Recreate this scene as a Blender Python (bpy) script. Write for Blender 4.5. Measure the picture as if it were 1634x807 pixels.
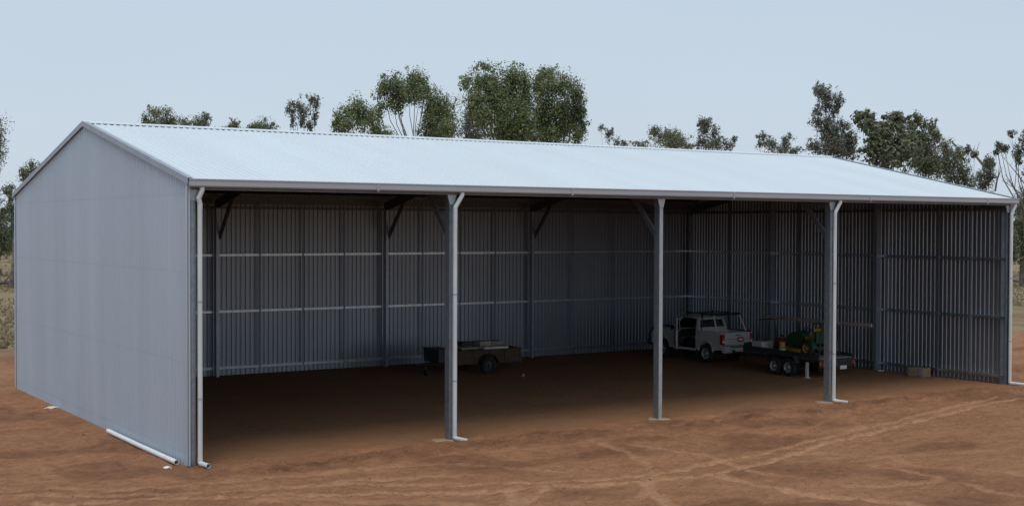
import bpy, bmesh, math, random
import numpy as np
from mathutils import Vector, Matrix, noise

for o in list(bpy.data.objects):
    bpy.data.objects.remove(o)
scene = bpy.context.scene
col = scene.collection
random.seed(7)
R = math.radians

# ------------------------------------------------------------------ camera
CAM = np.array([-10.4696, -29.925, 5.6655])
YAW, PITCH, ROLL, FPX = 0.5795, -0.01911, 0.00339, 2081.2
_d = np.array([math.sin(YAW)*math.cos(PITCH), math.cos(YAW)*math.cos(PITCH), math.sin(PITCH)])
_r = np.array([math.cos(YAW), -math.sin(YAW), 0.0])
_u = np.cross(_r, _d)
RIGHT = _r*math.cos(ROLL) + _u*math.sin(ROLL)
UP = -_r*math.sin(ROLL) + _u*math.cos(ROLL)
cam_data = bpy.data.cameras.new('camera')
cam = bpy.data.objects.new('camera', cam_data)
col.objects.link(cam)
cam_data.sensor_width = 36.0
cam_data.lens = FPX/1634.0*36.0
cam_data.clip_end = 6000
cam_data.clip_start = 0.1
m = Matrix.Identity(4)
for i in range(3):
    m[i][0], m[i][1], m[i][2], m[i][3] = RIGHT[i], UP[i], -_d[i], CAM[i]
cam.matrix_world = m
scene.camera = cam
scene.render.resolution_x, scene.render.resolution_y = 1024, 505

def ray(u, v):                      # pixel of the photograph -> direction (unit depth)
    return _d + RIGHT*(u-817)/FPX - UP*(v-403.5)/FPX
def at_depth(u, v, depth):
    return Vector(CAM + ray(u, v)*depth)
def on_ground(u, v, z=0.0):
    q = ray(u, v); t = (z-CAM[2])/q[2]
    return Vector(CAM + q*t)

# ------------------------------------------------------------------ light
SUN_EL, SUN_AZ = R(70), R(-135)      # azimuth from +Y towards +X
world = bpy.data.worlds.new('World'); scene.world = world
world.use_nodes = True
nt = world.node_tree; nt.nodes.clear()
wo = nt.nodes.new('ShaderNodeOutputWorld')
bg = nt.nodes.new('ShaderNodeBackground'); bg.inputs['Strength'].default_value = 0.1
sky = nt.nodes.new('ShaderNodeTexSky'); sky.sky_type = 'NISHITA'
sky.sun_disc = False; sky.sun_elevation = SUN_EL; sky.sun_rotation = SUN_AZ
sky.dust_density = 4.0; sky.air_density = 1.0; sky.ozone_density = 1.0
cloud = nt.nodes.new('ShaderNodeValToRGB')
cloud.color_ramp.elements[0].position = 0.0; cloud.color_ramp.elements[0].color = (.625, .72, .82, 1)
cloud.color_ramp.elements[1].position = 0.35; cloud.color_ramp.elements[1].color = (.48, .59, .70, 1)
csc = nt.nodes.new('ShaderNodeVectorMath'); csc.operation = 'SCALE'; csc.inputs['Scale'].default_value = 9.6
sep = nt.nodes.new('ShaderNodeSeparateXYZ')
tc = nt.nodes.new('ShaderNodeTexCoord')
mp = nt.nodes.new('ShaderNodeMapping'); mp.inputs['Scale'].default_value = (1, 1, 3)
nz = nt.nodes.new('ShaderNodeTexNoise'); nz.inputs['Scale'].default_value = 1.6; nz.inputs['Detail'].default_value = 4
mr = nt.nodes.new('ShaderNodeMapRange'); mr.inputs['From Min'].default_value = 0.3; mr.inputs['From Max'].default_value = 0.7
mr.inputs['To Min'].default_value = 0.82; mr.inputs['To Max'].default_value = 0.92
mx = nt.nodes.new('ShaderNodeMix'); mx.data_type = 'RGBA'
L_ = nt.links.new
L_(tc.outputs['Generated'], mp.inputs['Vector']); L_(mp.outputs[0], nz.inputs['Vector'])
L_(nz.outputs['Fac'], mr.inputs['Value']); L_(mr.outputs[0], mx.inputs['Factor'])
L_(sky.outputs[0], mx.inputs['A']); L_(tc.outputs['Generated'], sep.inputs[0]); L_(sep.outputs['Z'], cloud.inputs['Fac']); L_(cloud.outputs['Color'], csc.inputs[0]); L_(csc.outputs[0], mx.inputs['B'])
L_(mx.outputs['Result'], bg.inputs['Color']); L_(bg.outputs[0], wo.inputs['Surface'])

sd = bpy.data.lights.new('sun', 'SUN'); sd.energy = 1.5; sd.angle = R(35); sd.color = (1.0, 0.96, 0.9)
sun = bpy.data.objects.new('sun', sd); col.objects.link(sun)
to_sun = Vector((math.sin(SUN_AZ)*math.cos(SUN_EL), math.cos(SUN_AZ)*math.cos(SUN_EL), math.sin(SUN_EL)))
sun.rotation_euler = to_sun.to_track_quat('Z', 'Y').to_euler()
sun.location = (-30, 10, 60)

vs = scene.view_settings
vs.view_transform = 'Standard'; vs.look = 'None'; vs.gamma = 1.0; vs.exposure = 0.13
vs.use_curve_mapping = False

# ------------------------------------------------------------------ materials
def material(name, colour, rough=0.6, metal=0.0, var=0.12, scale=3.0, bump=0.0, bscale=40.0, spec=0.5, stretch=(1, 1, 1), colour2=None):
    ma = bpy.data.materials.new(name); ma.use_nodes = True
    n = ma.node_tree.nodes; l = ma.node_tree.links
    b = n['Principled BSDF']
    b.inputs['Roughness'].default_value = rough; b.inputs['Metallic'].default_value = metal
    b.inputs['Specular IOR Level'].default_value = spec
    t = n.new('ShaderNodeTexCoord')
    mpp = n.new('ShaderNodeMapping'); mpp.inputs['Scale'].default_value = stretch
    l.new(t.outputs['Object'], mpp.inputs['Vector'])
    z = n.new('ShaderNodeTexNoise'); z.inputs['Scale'].default_value = scale; z.inputs['Detail'].default_value = 6
    l.new(mpp.outputs[0], z.inputs['Vector'])
    ra = n.new('ShaderNodeMix'); ra.data_type = 'RGBA'
    c1 = [max(0, c*(1-var)) for c in colour]; c2 = [min(1, c*(1+var)) for c in (colour2 or colour)]
    ra.inputs['A'].default_value = (*c1, 1); ra.inputs['B'].default_value = (*c2, 1)
    sm = n.new('ShaderNodeMapRange'); sm.inputs['From Min'].default_value = .3; sm.inputs['From Max'].default_value = .7
    l.new(z.outputs['Fac'], sm.inputs['Value']); l.new(sm.outputs[0], ra.inputs['Factor'])
    l.new(ra.outputs['Result'], b.inputs['Base Color'])
    if bump:
        z2 = n.new('ShaderNodeTexNoise'); z2.inputs['Scale'].default_value = bscale; z2.inputs['Detail'].default_value = 5
        l.new(mpp.outputs[0], z2.inputs['Vector'])
        bp = n.new('ShaderNodeBump'); bp.inputs['Strength'].default_value = bump; bp.inputs['Distance'].default_value = 0.02
        l.new(z2.outputs['Fac'], bp.inputs['Height']); l.new(bp.outputs[0], b.inputs['Normal'])
    return ma

M = {}
M['roof'] = material('zinc_roof', (0.66, 0.715, 0.755), .5, .1, .03, .7, stretch=(1, .15, .15))
M['wall'] = material('zinc_wall', (0.45, 0.515, 0.60), .45, .25, .05, .6, stretch=(1, 1, .12))
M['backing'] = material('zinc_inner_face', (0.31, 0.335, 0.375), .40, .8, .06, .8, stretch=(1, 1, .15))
M['underside'] = material('shaded_roof_underside', (0.06, 0.062, 0.068), .55, .3, .08, .8)  # sheet's inner face coloured near black to deepen the shade under the roof
M['trim'] = material('zinc_trim', (0.33, 0.37, 0.43), .5, .2, .08, 1.5)
M['gutter'] = material('zinc_gutter', (0.40, 0.41, 0.44), .45, .25, .06, 1.2, stretch=(.3, 1, 4))
M['steel'] = material('galvanised_steel', (0.34, 0.385, 0.45), .38, .75, .15, 8.0)
M['roof_steel'] = material('shaded_roof_steel', (0.17, 0.18, 0.20), .5, .5, .15, 8.0)  # same framing steel, colour darkened to stand for shade up at the roof
M['girt'] = material('bright_girt', (0.54, 0.57, 0.61), .3, .9, .12, 6.0)
M['flange'] = material('galvanised_head', (0.42, 0.46, 0.48), .45, .4, .10, 6.0)
M['strap'] = material('bridging_strap', (0.22, 0.27, 0.36), .5, .3, .1, 5.0)
M['pvc'] = material('white_pvc', (0.72, 0.73, 0.75), .35, 0, .06, 5.0)
M['downpipe'] = material('painted_downpipe', (0.62, 0.65, 0.66), .4, .05, .08, 4.0, stretch=(1, 1, .3))
M['pvc_dark'] = material('pvc_bore', (0.10, 0.10, 0.11), .6, 0, .1, 5.0)
M['screw'] = material('screw_metal', (0.33, 0.35, 0.38), .5, .5, .1, 5.0)
M['concrete'] = material('concrete', (0.36, 0.25, 0.17), .9, 0, .2, 6.0, .4, 30)
M['white_paint'] = material('white_car_paint', (0.50, 0.495, 0.49), .3, 0, .06, 3.0)
M['black_plastic'] = material('black_plastic', (0.025, 0.025, 0.028), .5, 0, .2, 8.0)
M['tyre'] = material('tyre_rubber', (0.022, 0.02, 0.019), .85, 0, .3, 10.0)
M['rim'] = material('wheel_rim', (0.42, 0.42, 0.43), .4, .5, .15, 10.0)
M['glass'] = material('dark_glass', (0.015, 0.018, 0.02), .08, 0, .1, 3.0)
M['interior'] = material('cab_trim', (0.03, 0.03, 0.033), .8, 0, .2, 8.0)
M['red_lens'] = material('red_lens', (0.36, 0.025, 0.015), .2, 0, .1, 10.0)
M['amber_lens'] = material('amber_lens', (0.60, 0.20, 0.02), .2, 0, .1, 10.0)
M['clear_lens'] = material('clear_lens', (0.75, 0.73, 0.66), .2, 0, .1, 10.0)
M['plate'] = material('number_plate', (0.72, 0.72, 0.68), .4, 0, .08, 10.0)
M['sticker'] = material('round_sticker', (0.16, 0.07, 0.10), .5, 0, .5, 40.0, colour2=(0.42, 0.10, 0.10))
M['ink'] = material('plate_ink', (0.02, 0.03, 0.08), .6, 0, .1, 8)
M['rusty'] = material('rusty_paint', (0.075, 0.045, 0.03), .8, 0, .35, 5.0, .3, 30)
M['dark_steel'] = material('dark_steel', (0.045, 0.045, 0.05), .6, .3, .25, 6.0)
M['green'] = material('machine_green', (0.018, 0.058, 0.024), .35, 0, .15, 5.0)
M['yellow'] = material('machine_yellow', (0.34, 0.19, 0.03), .45, 0, .15, 5.0)
M['timber'] = material('sawn_timber', (0.34, 0.24, 0.15), .8, 0, .2, 6.0, .3, 40, stretch=(1, 1, 4))
M['grey_timber'] = material('weathered_timber', (0.27, 0.225, 0.20), .85, 0, .25, 5.0, .3, 40)
M['pale_board'] = material('pale_board', (0.62, 0.60, 0.56), .7, 0, .1, 5.0)
M['carton'] = material('carton', (0.36, 0.30, 0.25), .85, 0, .2, 4.0)
M['white_poly'] = material('white_poly', (0.48, 0.47, 0.45), .5, 0, .1, 5.0)
M['red_paint'] = material('red_paint', (0.16, 0.025, 0.018), .45, 0, .2, 5.0)
M['bark'] = material('gum_bark', (0.12, 0.10, 0.085), .9, 0, .3, 2.0, .4, 12, colour2=(0.20, 0.17, 0.145))
M['deadwood'] = material('dead_wood', (0.19, 0.17, 0.155), .9, 0, .3, 2.0, .3, 12)
M['clod'] = material('dirt_clod', (0.22, 0.115, 0.072), .95, 0, .3, 9.0, .5, 60)

def leaf_mat(name, dark, light):
    ma = bpy.data.materials.new(name); ma.use_nodes = True
    n = ma.node_tree.nodes; l = ma.node_tree.links
    b = n['Principled BSDF']; b.inputs['Roughness'].default_value = .55
    b.inputs['Specular IOR Level'].default_value = .3
    a = n.new('ShaderNodeAttribute'); a.attribute_name = 'tone'
    t = n.new('ShaderNodeTexCoord'); z = n.new('ShaderNodeTexNoise'); z.inputs['Scale'].default_value = .45
    l.new(t.outputs['Object'], z.inputs['Vector'])
    ad = n.new('ShaderNodeMath'); ad.operation = 'MULTIPLY_ADD'; ad.inputs[1].default_value = .9
    l.new(z.outputs['Fac'], ad.inputs[0]); 
    su = n.new('ShaderNodeMath'); su.operation = 'SUBTRACT'; su.inputs[1].default_value = .45
    l.new(a.outputs['Fac'], su.inputs[0]); l.new(su.outputs[0], ad.inputs[2])
    mix = n.new('ShaderNodeMix'); mix.data_type = 'RGBA'
    mix.inputs['A'].default_value = (*dark, 1); mix.inputs['B'].default_value = (*light, 1)
    l.new(ad.outputs[0], mix.inputs['Factor']); l.new(mix.outputs['Result'], b.inputs['Base Color'])
    tr = n.new('ShaderNodeBsdfTranslucent'); l.new(mix.outputs['Result'], tr.inputs['Color'])
    ms = n.new('ShaderNodeMixShader'); ms.inputs[0].default_value = .42
    l.new(b.outputs[0], ms.inputs[1]); l.new(tr.outputs[0], ms.inputs[2])
    l.new(ms.outputs[0], n['Material Output'].inputs['Surface'])
    return ma
M['leaf_green'] = leaf_mat('gum_leaf_green', (0.095, 0.125, 0.062), (0.31, 0.345, 0.165))
M['leaf_olive'] = leaf_mat('gum_leaf_olive', (0.092, 0.106, 0.068), (0.285, 0.295, 0.185))
M['leaf_grey'] = leaf_mat('gum_leaf_grey', (0.095, 0.104, 0.085), (0.27, 0.275, 0.21))
M['straw'] = leaf_mat('dry_grass_blades', (0.20, 0.15, 0.085), (0.42, 0.35, 0.21))

def ground_mat():
    ma = bpy.data.materials.new('red_dirt'); ma.use_nodes = True
    n = ma.node_tree.nodes; l = ma.node_tree.links
    b = n['Principled BSDF']; b.inputs['Roughness'].default_value = .95; b.inputs['Specular IOR Level'].default_value = .15
    geo = n.new('ShaderNodeNewGeometry')
    def nse(scale, detail=6, rough=.6, vec=None):
        z = n.new('ShaderNodeTexNoise'); z.inputs['Scale'].default_value = scale; z.inputs['Detail'].default_value = detail
        z.inputs['Roughness'].default_value = rough
        l.new(vec or geo.outputs['Position'], z.inputs['Vector']); return z.outputs['Fac']
    def rng(v, a, b_, c=0, d_=1):
        k = n.new('ShaderNodeMapRange'); k.inputs['From Min'].default_value = a; k.inputs['From Max'].default_value = b_
        k.inputs['To Min'].default_value = c; k.inputs['To Max'].default_value = d_; l.new(v, k.inputs['Value']); return k.outputs[0]
    def mixc(f, A, B):
        k = n.new('ShaderNodeMix'); k.data_type = 'RGBA'
        if isinstance(f, float): k.inputs['Factor'].default_value = f
        else: l.new(f, k.inputs['Factor'])
        for s, c in (('A', A), ('B', B)):
            if isinstance(c, tuple): k.inputs[s].default_value = (*c, 1)
            else: l.new(c, k.inputs[s])
        return k.outputs['Result']
    def mth(op, a, b_):
        k = n.new('ShaderNodeMath'); k.operation = op
        for i, x in enumerate((a, b_)):
            if isinstance(x, (int, float)): k.inputs[i].default_value = x
            else: l.new(x, k.inputs[i])
        return k.outputs[0]
    # smeared along the direction of the grader blade
    mpn = n.new('ShaderNodeMapping'); mpn.inputs['Rotation'].default_value = (0, 0, R(14)); mpn.inputs['Scale'].default_value = (.35, 1.5, 1)
    l.new(geo.outputs['Position'], mpn.inputs['Vector'])
    c = mixc(rng(nse(.35), .35, .65), (0.335, 0.158, 0.080), (0.42, 0.206, 0.108))
    c = mixc(rng(nse(1.4, 10, .8, mpn.outputs[0]), .42, .68, 0, .8), c, (0.225, 0.106, 0.056))
    c = mixc(rng(nse(7, 12, .85), .52, .64, 0, .75), c, (0.49, 0.250, 0.140))
    c = mixc(rng(nse(13, 10, .85), .53, .64, 0, .85), c, (0.135, 0.068, 0.038))
    c = mixc(rng(nse(3.2, 10, .8), .5, .6, 0, .55), c, (0.185, 0.092, 0.052))
    c = mixc(rng(nse(5.3, 10, .8, mpn.outputs[0]), .53, .62, 0, .6), c, (0.48, 0.248, 0.138))
    at = n.new('ShaderNodeAttribute'); at.attribute_name = 'track'
    brk = mth('MULTIPLY', at.outputs['Fac'], rng(nse(4.0, 10, .8), .38, .6, .1, 1))
    c = mixc(brk, c, (0.53, 0.285, 0.165))
    at2 = n.new('ShaderNodeAttribute'); at2.attribute_name = 'dark_soil'
    dm = mth('MULTIPLY', at2.outputs['Fac'], rng(nse(2.2, 6, .7), .3, .62, .2, 1))
    c = mixc(dm, c, (0.150, 0.070, 0.037))
    at3 = n.new('ShaderNodeAttribute'); at3.attribute_name = 'floor'
    fl = mth('MULTIPLY', at3.outputs['Fac'], rng(nse(.6, 5, .6), .35, .65, .2, .9))
    c = mixc(fl, c, (0.34, 0.182, 0.094))
    # dry paddock beyond the graded pad
    sx = n.new('ShaderNodeSeparateXYZ'); l.new(geo.outputs['Position'], sx.inputs[0])
    ex = mth('DIVIDE', mth('SUBTRACT', sx.outputs[0], 15.0), 47.0)
    ey = mth('DIVIDE', mth('SUBTRACT', sx.outputs[1], -12.0), 44.0)
    rr = mth('ADD', mth('MULTIPLY', ex, ex), mth('MULTIPLY', ey, ey))
    rr = mth('ADD', rr, mth('MULTIPLY', mth('SUBTRACT', nse(.12, 6, .7), .5), .55))
    gm = rng(rr, .92, 1.08)
    g = mixc(rng(nse(.5, 8, .7), .35, .65), (0.30, 0.245, 0.145), (0.225, 0.17, 0.095))
    g = mixc(rng(nse(.09, 4, .6), .52, .62, 0, .7), g, (0.20, 0.115, 0.07))
    c = mixc(gm, c, g)
    l.new(c, b.inputs['Base Color'])
    h = mth('ADD', mth('MULTIPLY', nse(6, 8, .7), 1.0), mth('MULTIPLY', nse(40, 6, .7), .35))
    bp = n.new('ShaderNodeBump'); bp.inputs['Strength'].default_value = 1.0; bp.inputs['Distance'].default_value = .09
    l.new(h, bp.inputs['Height']); l.new(bp.outputs[0], b.inputs['Normal'])
    return ma
M['ground'] = ground_mat()

# ------------------------------------------------------------------ mesh helpers
class MB:
    def __init__(s): s.v = []; s.f = []
    def add(s, vs_, fs):
        k = len(s.v); s.v += [tuple(p) for p in vs_]; s.f += [tuple(i+k for i in f_) for f_ in fs]; return s
    def box(s, x0, x1, y0, y1, z0, z1, mat=None):
        P = [(x, y, z) for z in (z0, z1) for x, y in ((x0, y0), (x1, y0), (x1, y1), (x0, y1))]
        if mat is not None: P = [mat @ Vector(p) for p in P]
        return s.add(P, [(3, 2, 1, 0), (4, 5, 6, 7), (0, 1, 5, 4), (1, 2, 6, 5), (2, 3, 7, 6), (3, 0, 4, 7)])
    def cbox(s, x0, x1, y0, y1, z0, z1, c=.02, mat=None):
        """box with chamfered edges"""
        bm = bmesh.new()
        g = bmesh.ops.create_cube(bm, size=1)
        for w in bm.verts: w.co = Vector(((x0+x1)/2+w.co.x*(x1-x0), (y0+y1)/2+w.co.y*(y1-y0), (z0+z1)/2+w.co.z*(z1-z0)))
        bmesh.ops.bevel(bm, geom=list(bm.edges), offset=c, segments=2, affect='EDGES', profile=.6)
        if mat is not None: bm.transform(mat)
        bm.verts.index_update()
        s.add([w.co[:] for w in bm.verts], [[w.index for w in f_.verts] for f_ in bm.faces]); bm.free(); return s
    def prism(s, prof, a, b, axis='x', mat=None, close=True):
        """closed 2-D outline swept from a to b along an axis; outline is (other two axes in order)"""
        def P(t, q):
            return {'x': (t, q[0], q[1]), 'y': (q[0], t, q[1]), 'z': (q[0], q[1], t)}[axis]
        n = len(prof); vv = [P(a, q) for q in prof]+[P(b, q) for q in prof]
        if mat is not None: vv = [mat @ Vector(p) for p in vv]
        fs = [(i, (i+1) % n, n+(i+1) % n, n+i) for i in range(n)]
        if close: fs += [tuple(range(n))[::-1], tuple(range(n, 2*n))]
        return s.add(vv, fs)
    def tube(s, pts, r, n=10, cap=True):
        pts = [Vector(p) for p in pts]; rs = r if isinstance(r, (list, tuple)) else [r]*len(pts)
        rings = []; prev = None
        for i, p in enumerate(pts):
            t = (pts[min(i+1, len(pts)-1)]-pts[max(i-1, 0)]).normalized()
            if prev is None:
                a = t.orthogonal().normalized()
            else:
                a = (prev-t*prev.dot(t)).normalized()
            prev = a; b = t.cross(a)
            rings.append([p+(a*math.cos(2*math.pi*k/n)+b*math.sin(2*math.pi*k/n))*rs[i] for k in range(n)])
        vv = [q for g in rings for q in g]; fs = []
        for i in range(len(pts)-1):
            for k in range(n):
                fs.append((i*n+k, i*n+(k+1) % n, (i+1)*n+(k+1) % n, (i+1)*n+k))
        if cap: fs += [tuple(range(n))[::-1], tuple((len(pts)-1)*n+k for k in range(n))]
        return s.add(vv, fs)
    def lathe(s, prof, n=24, mat=None):
        """profile (radius, height along X) spun round the X axis"""
        vv = []; fs = []; k = len(prof)
        for j in range(n):
            a = 2*math.pi*j/n
            for rr, h in prof: vv.append((h, rr*math.cos(a), rr*math.sin(a)))
        for j in range(n):
            for i in range(k-1):
                fs.append((j*k+i, j*k+i+1, ((j+1) % n)*k+i+1, ((j+1) % n)*k+i))
        if mat is not None: vv = [mat @ Vector(p) for p in vv]
        return s.add(vv, fs)
    def build(s, name, mat, parent=None, loc=None, smooth=False):
        me = bpy.data.meshes.new(name); me.from_pydata(s.v, [], s.f); me.update()
        me.materials.append(mat)
        bm = bmesh.new(); bm.from_mesh(me); bmesh.ops.recalc_face_normals(bm, faces=bm.faces); bm.to_mesh(me); bm.free()
        if smooth:
            for p in me.polygons: p.use_smooth = True
        o = bpy.data.objects.new(name, me); col.objects.link(o)
        if parent is not None: o.parent = parent
        if loc is not None: o.location = loc
        return o

def tag(o, label, cat=None, group=None, kind=None):
    if label: o['label'] = label
    if cat: o['category'] = cat
    if group: o['group'] = group
    if kind: o['kind'] = kind
    return o
def thing(name, label, cat, loc=(0, 0, 0), rz=0.0, group=None):
    o = bpy.data.objects.new(name, None); col.objects.link(o); o.empty_display_size = .3
    o.location = loc; o.rotation_euler = (0, 0, rz)
    return tag(o, label, cat, group)
def dup(o, name=None, parent=None, loc=None):
    c = o.copy(); col.objects.link(c)
    if parent is not None: c.parent = parent
    if loc is not None: c.location = loc
    return c

# ------------------------------------------------------------------ ground
TRACKS = [  # photo pixels along the wheel marks, width in metres, strength
    ([(1630, 636), (1590, 643), (1457, 673), (1320, 708), (1170, 750), (1060, 765), (809, 782), (640, 784), (494, 791), (280, 797), (60, 806)], .24, 1.0),
    ([(1600, 634), (1545, 645), (1390, 680), (1250, 715), (1070, 752), (978, 762), (820, 772), (640, 772), (450, 778), (200, 800)], .24, .9),
    ([(1148, 759), (1257, 784), (1341, 794), (1446, 806), (1560, 830)], .38, 1.0),
    ([(1028, 770), (1057, 795), (1075, 815)], .3, .9),
    ([(961, 708), (1000, 722), (1034, 744), (1040, 770), (1010, 800)], .26, .7),
    ([(1010, 712), (1060, 718), (1148, 735), (1200, 752), (1260, 760)], .3, .7),
    ([(812, 784), (823, 806), (828, 820)], .3, .8),
    ([(875, 782), (850, 792), (835, 806)], .3, .8),
    ([(770, 757), (555, 769), (372, 784), (200, 790), (0, 795)], .25, .8),
    ([(900, 750), (700, 741), (500, 757), (300, 774), (100, 780), (-60, 786)], .3, .6),
    ([(1395, 742), (1463, 755), (1500, 768), (1420, 776), (1350, 776)], .28, .7),
    ([(1634, 756), (1560, 748), (1480, 744), (1400, 728), (1300, 722)], .3, .45),
    ([(1634, 790), (1580, 785), (1540, 770)], .35, .7),
    ([(1634, 715), (1540, 722), (1450, 726), (1380, 735)], .25, .4),
    ([(1200, 640), (1120, 672), (1010, 694), (880, 712), (700, 728)], .3, .4),
    ([(1320, 660), (1240, 668), (1150, 672), (1060, 684)], .25, .6),
    ([(420, 802), (520, 797), (640, 800), (760, 806)], .5, .6),
    ([(1500, 640), (1400, 650), (1340, 662), (1280, 690)], .25, .4),
]
def polyline(px):
    P = [on_ground(u, v) for u, v in px]; out = []
    for i in range(len(P)-1):
        p0, p1, p2, p3 = P[max(i-1, 0)], P[i], P[i+1], P[min(i+2, len(P)-1)]
        for k in range(6):
            t = k/6
            out.append(.5*((2*p1)+(p2-p0)*t+(2*p0-5*p1+4*p2-p3)*t*t+(3*p1-p0-3*p2+p3)*t**3))
    out.append(P[-1]); return np.array([[p.x, p.y] for p in out])

def vnoise(x, y, seed):
    """smooth value noise on arrays"""
    rs = np.random.RandomState(seed); g = rs.rand(256, 256)
    xi = np.floor(x).astype(int); yi = np.floor(y).astype(int); fx = x-xi; fy = y-yi
    fx = fx*fx*(3-2*fx); fy = fy*fy*(3-2*fy)
    a = g[xi % 256, yi % 256]; b = g[(xi+1) % 256, yi % 256]; c = g[xi % 256, (yi+1) % 256]; d = g[(xi+1) % 256, (yi+1) % 256]
    return (a*(1-fx)+b*fx)*(1-fy)+(c*(1-fx)+d*fx)*fy-.5
W, H, RIDGE, LEN = 17.80, 6.70, 8.69, 30.88
def smooth(a, b, x):
    t = np.clip((x-a)/(b-a), 0, 1); return t*t*(3-2*t)
def build_ground():
    def axis(lo, hi, step, far):
        core = list(np.arange(lo, hi+step/2, step)); a = [lo]; s_ = step
        while a[-1] > -far: s_ *= 1.28; a.append(a[-1]-s_)
        b = [hi]; s_ = step
        while b[-1] < far: s_ *= 1.28; b.append(b[-1]+s_)
        return np.array(a[:0:-1]+core+b[1:])
    xs = axis(-9, 37, .095, 3000); ys = axis(-15.5, 18.5, .095, 3000)
    X, Y = np.meshgrid(xs, ys, indexing='ij')
    inside = smooth(-.2, .6, Y)*smooth(W+.3, W-.3, Y)*smooth(-.3, .3, X)*smooth(LEN+.3, LEN-.3, X)
    near = smooth(60, 30, np.hypot(X-13, Y))
    Z = near*(.07*vnoise(X*.55, Y*.55, 1)+.06*vnoise(X*1.7, Y*1.7, 2)+.05*vnoise(X*4.5, Y*4.5, 3)+.03*vnoise(X*9.3, Y*9.3, 4))
    # broken edge of the pad in front of the opening
    edge = np.exp(-((Y+1.3+.5*vnoise(X*.4, Y*0, 8))/.55)**2)*smooth(-1, 2, X)*smooth(34, 30, X)
    Z += edge*(.14*(vnoise(X*1.3, Y*1.3, 5)+.25)+.22*np.abs(vnoise(X*3.1, Y*4.2, 6))+.10*np.abs(vnoise(X*7.3, Y*8.1, 16)))
    Z = Z*(1-.75*inside)
    foot = np.ones_like(Z)
    for px in (0, 7.2, 14.4, 21.6, 30.8): foot = np.minimum(foot, smooth(.25, .8, np.hypot(X-px, Y-.1)))
    wl = np.minimum(np.maximum(np.abs(X), np.maximum(-Y, Y-W)), np.maximum(np.abs(X-LEN), np.maximum(-Y, Y-W)))
    wl = np.minimum(wl, np.maximum(np.abs(Y-W), np.maximum(-X, X-LEN)))
    foot = np.minimum(foot, .15+.85*smooth(.1, .6, wl))
    Z *= foot
    trk = np.zeros_like(Z)
    flat = np.stack([X.ravel(), Y.ravel()], 1)
    for px, wd, st in TRACKS:
        pl = polyline(px); D2 = np.full(len(flat), 9.0)
        box = (flat[:, 0] > pl[:, 0].min()-1) & (flat[:, 0] < pl[:, 0].max()+1) & (flat[:, 1] > pl[:, 1].min()-1) & (flat[:, 1] < pl[:, 1].max()+1)
        q = flat[box]; dd = np.full(len(q), 9.0)
        for a, b in zip(pl[:-1], pl[1:]):
            ab = b-a; t = np.clip(((q-a)@ab)/max(ab@ab, 1e-9), 0, 1)
            dd = np.minimum(dd, np.hypot(*(q-a-t[:, None]*ab).T))
        D2[box] = dd; D2 = D2.reshape(Z.shape)
        wob = wd*(.85+.8*vnoise(X*2.0, Y*2.0, 11)+.5*vnoise(X*6.0, Y*6.0, 14))
        trk = np.maximum(trk, st*smooth(wob*.75, wob*.35, D2))
        Z += foot*st*(-.02*smooth(wob*.6, wob*.3, D2)+.022*np.exp(-((D2-wob*.8)/.09)**2)*(1+1.2*vnoise(X*6, Y*6, 12)))
    dark_soil = np.clip(edge*(.8+1.1*vnoise(X*.9, Y*1.5, 9)), 0, 1)  # darker soil along the pad edge, then in random patches
    dark_soil = np.maximum(dark_soil, .7*np.clip(smooth(.08, .3, vnoise(X*.5, Y*.8, 13)), 0, 1)*near*(1-trk)*(1-inside))
    nx, ny = X.shape
    idx = np.arange(nx*ny).reshape(nx, ny)
    F = np.stack([idx[:-1, :-1], idx[1:, :-1], idx[1:, 1:], idx[:-1, 1:]], -1).reshape(-1, 4)
    me = bpy.data.meshes.new('ground')
    me.vertices.add(nx*ny); me.vertices.foreach_set('co', np.stack([X, Y, Z], -1).astype(np.float32).ravel())
    me.loops.add(F.size); me.loops.foreach_set('vertex_index', F.ravel().astype(np.int32))
    me.polygons.add(len(F)); me.polygons.foreach_set('loop_start', np.arange(0, F.size, 4, dtype=np.int32))
    me.polygons.foreach_set('loop_total', np.full(len(F), 4, dtype=np.int32))
    me.polygons.foreach_set('use_smooth', np.ones(len(F), dtype=bool))
    me.update(calc_edges=True)
    for nm, A in (('track', trk), ('dark_soil', dark_soil), ('floor', inside)):
        at = me.attributes.new(nm, 'FLOAT', 'POINT'); at.data.foreach_set('value', A.astype(np.float32).ravel())
    me.materials.append(M['ground'])
    o = bpy.data.objects.new('ground', me); col.objects.link(o); o['kind'] = 'structure'
    o['label'] = 'bare red dirt pad with pale wheel tracks, dry paddock beyond'
    return xs, ys, Z
GX, GY, GZ = build_ground()
def gz(x, y):
    i = min(max(np.searchsorted(GX, x)-1, 0), len(GX)-2); j = min(max(np.searchsorted(GY, y)-1, 0), len(GY)-2)
    fx = (x-GX[i])/(GX[i+1]-GX[i]); fy = (y-GY[j])/(GY[j+1]-GY[j])
    return float((GZ[i, j]*(1-fx)+GZ[i+1, j]*fx)*(1-fy)+(GZ[i, j+1]*(1-fx)+GZ[i+1, j+1]*fx)*fy)

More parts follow.
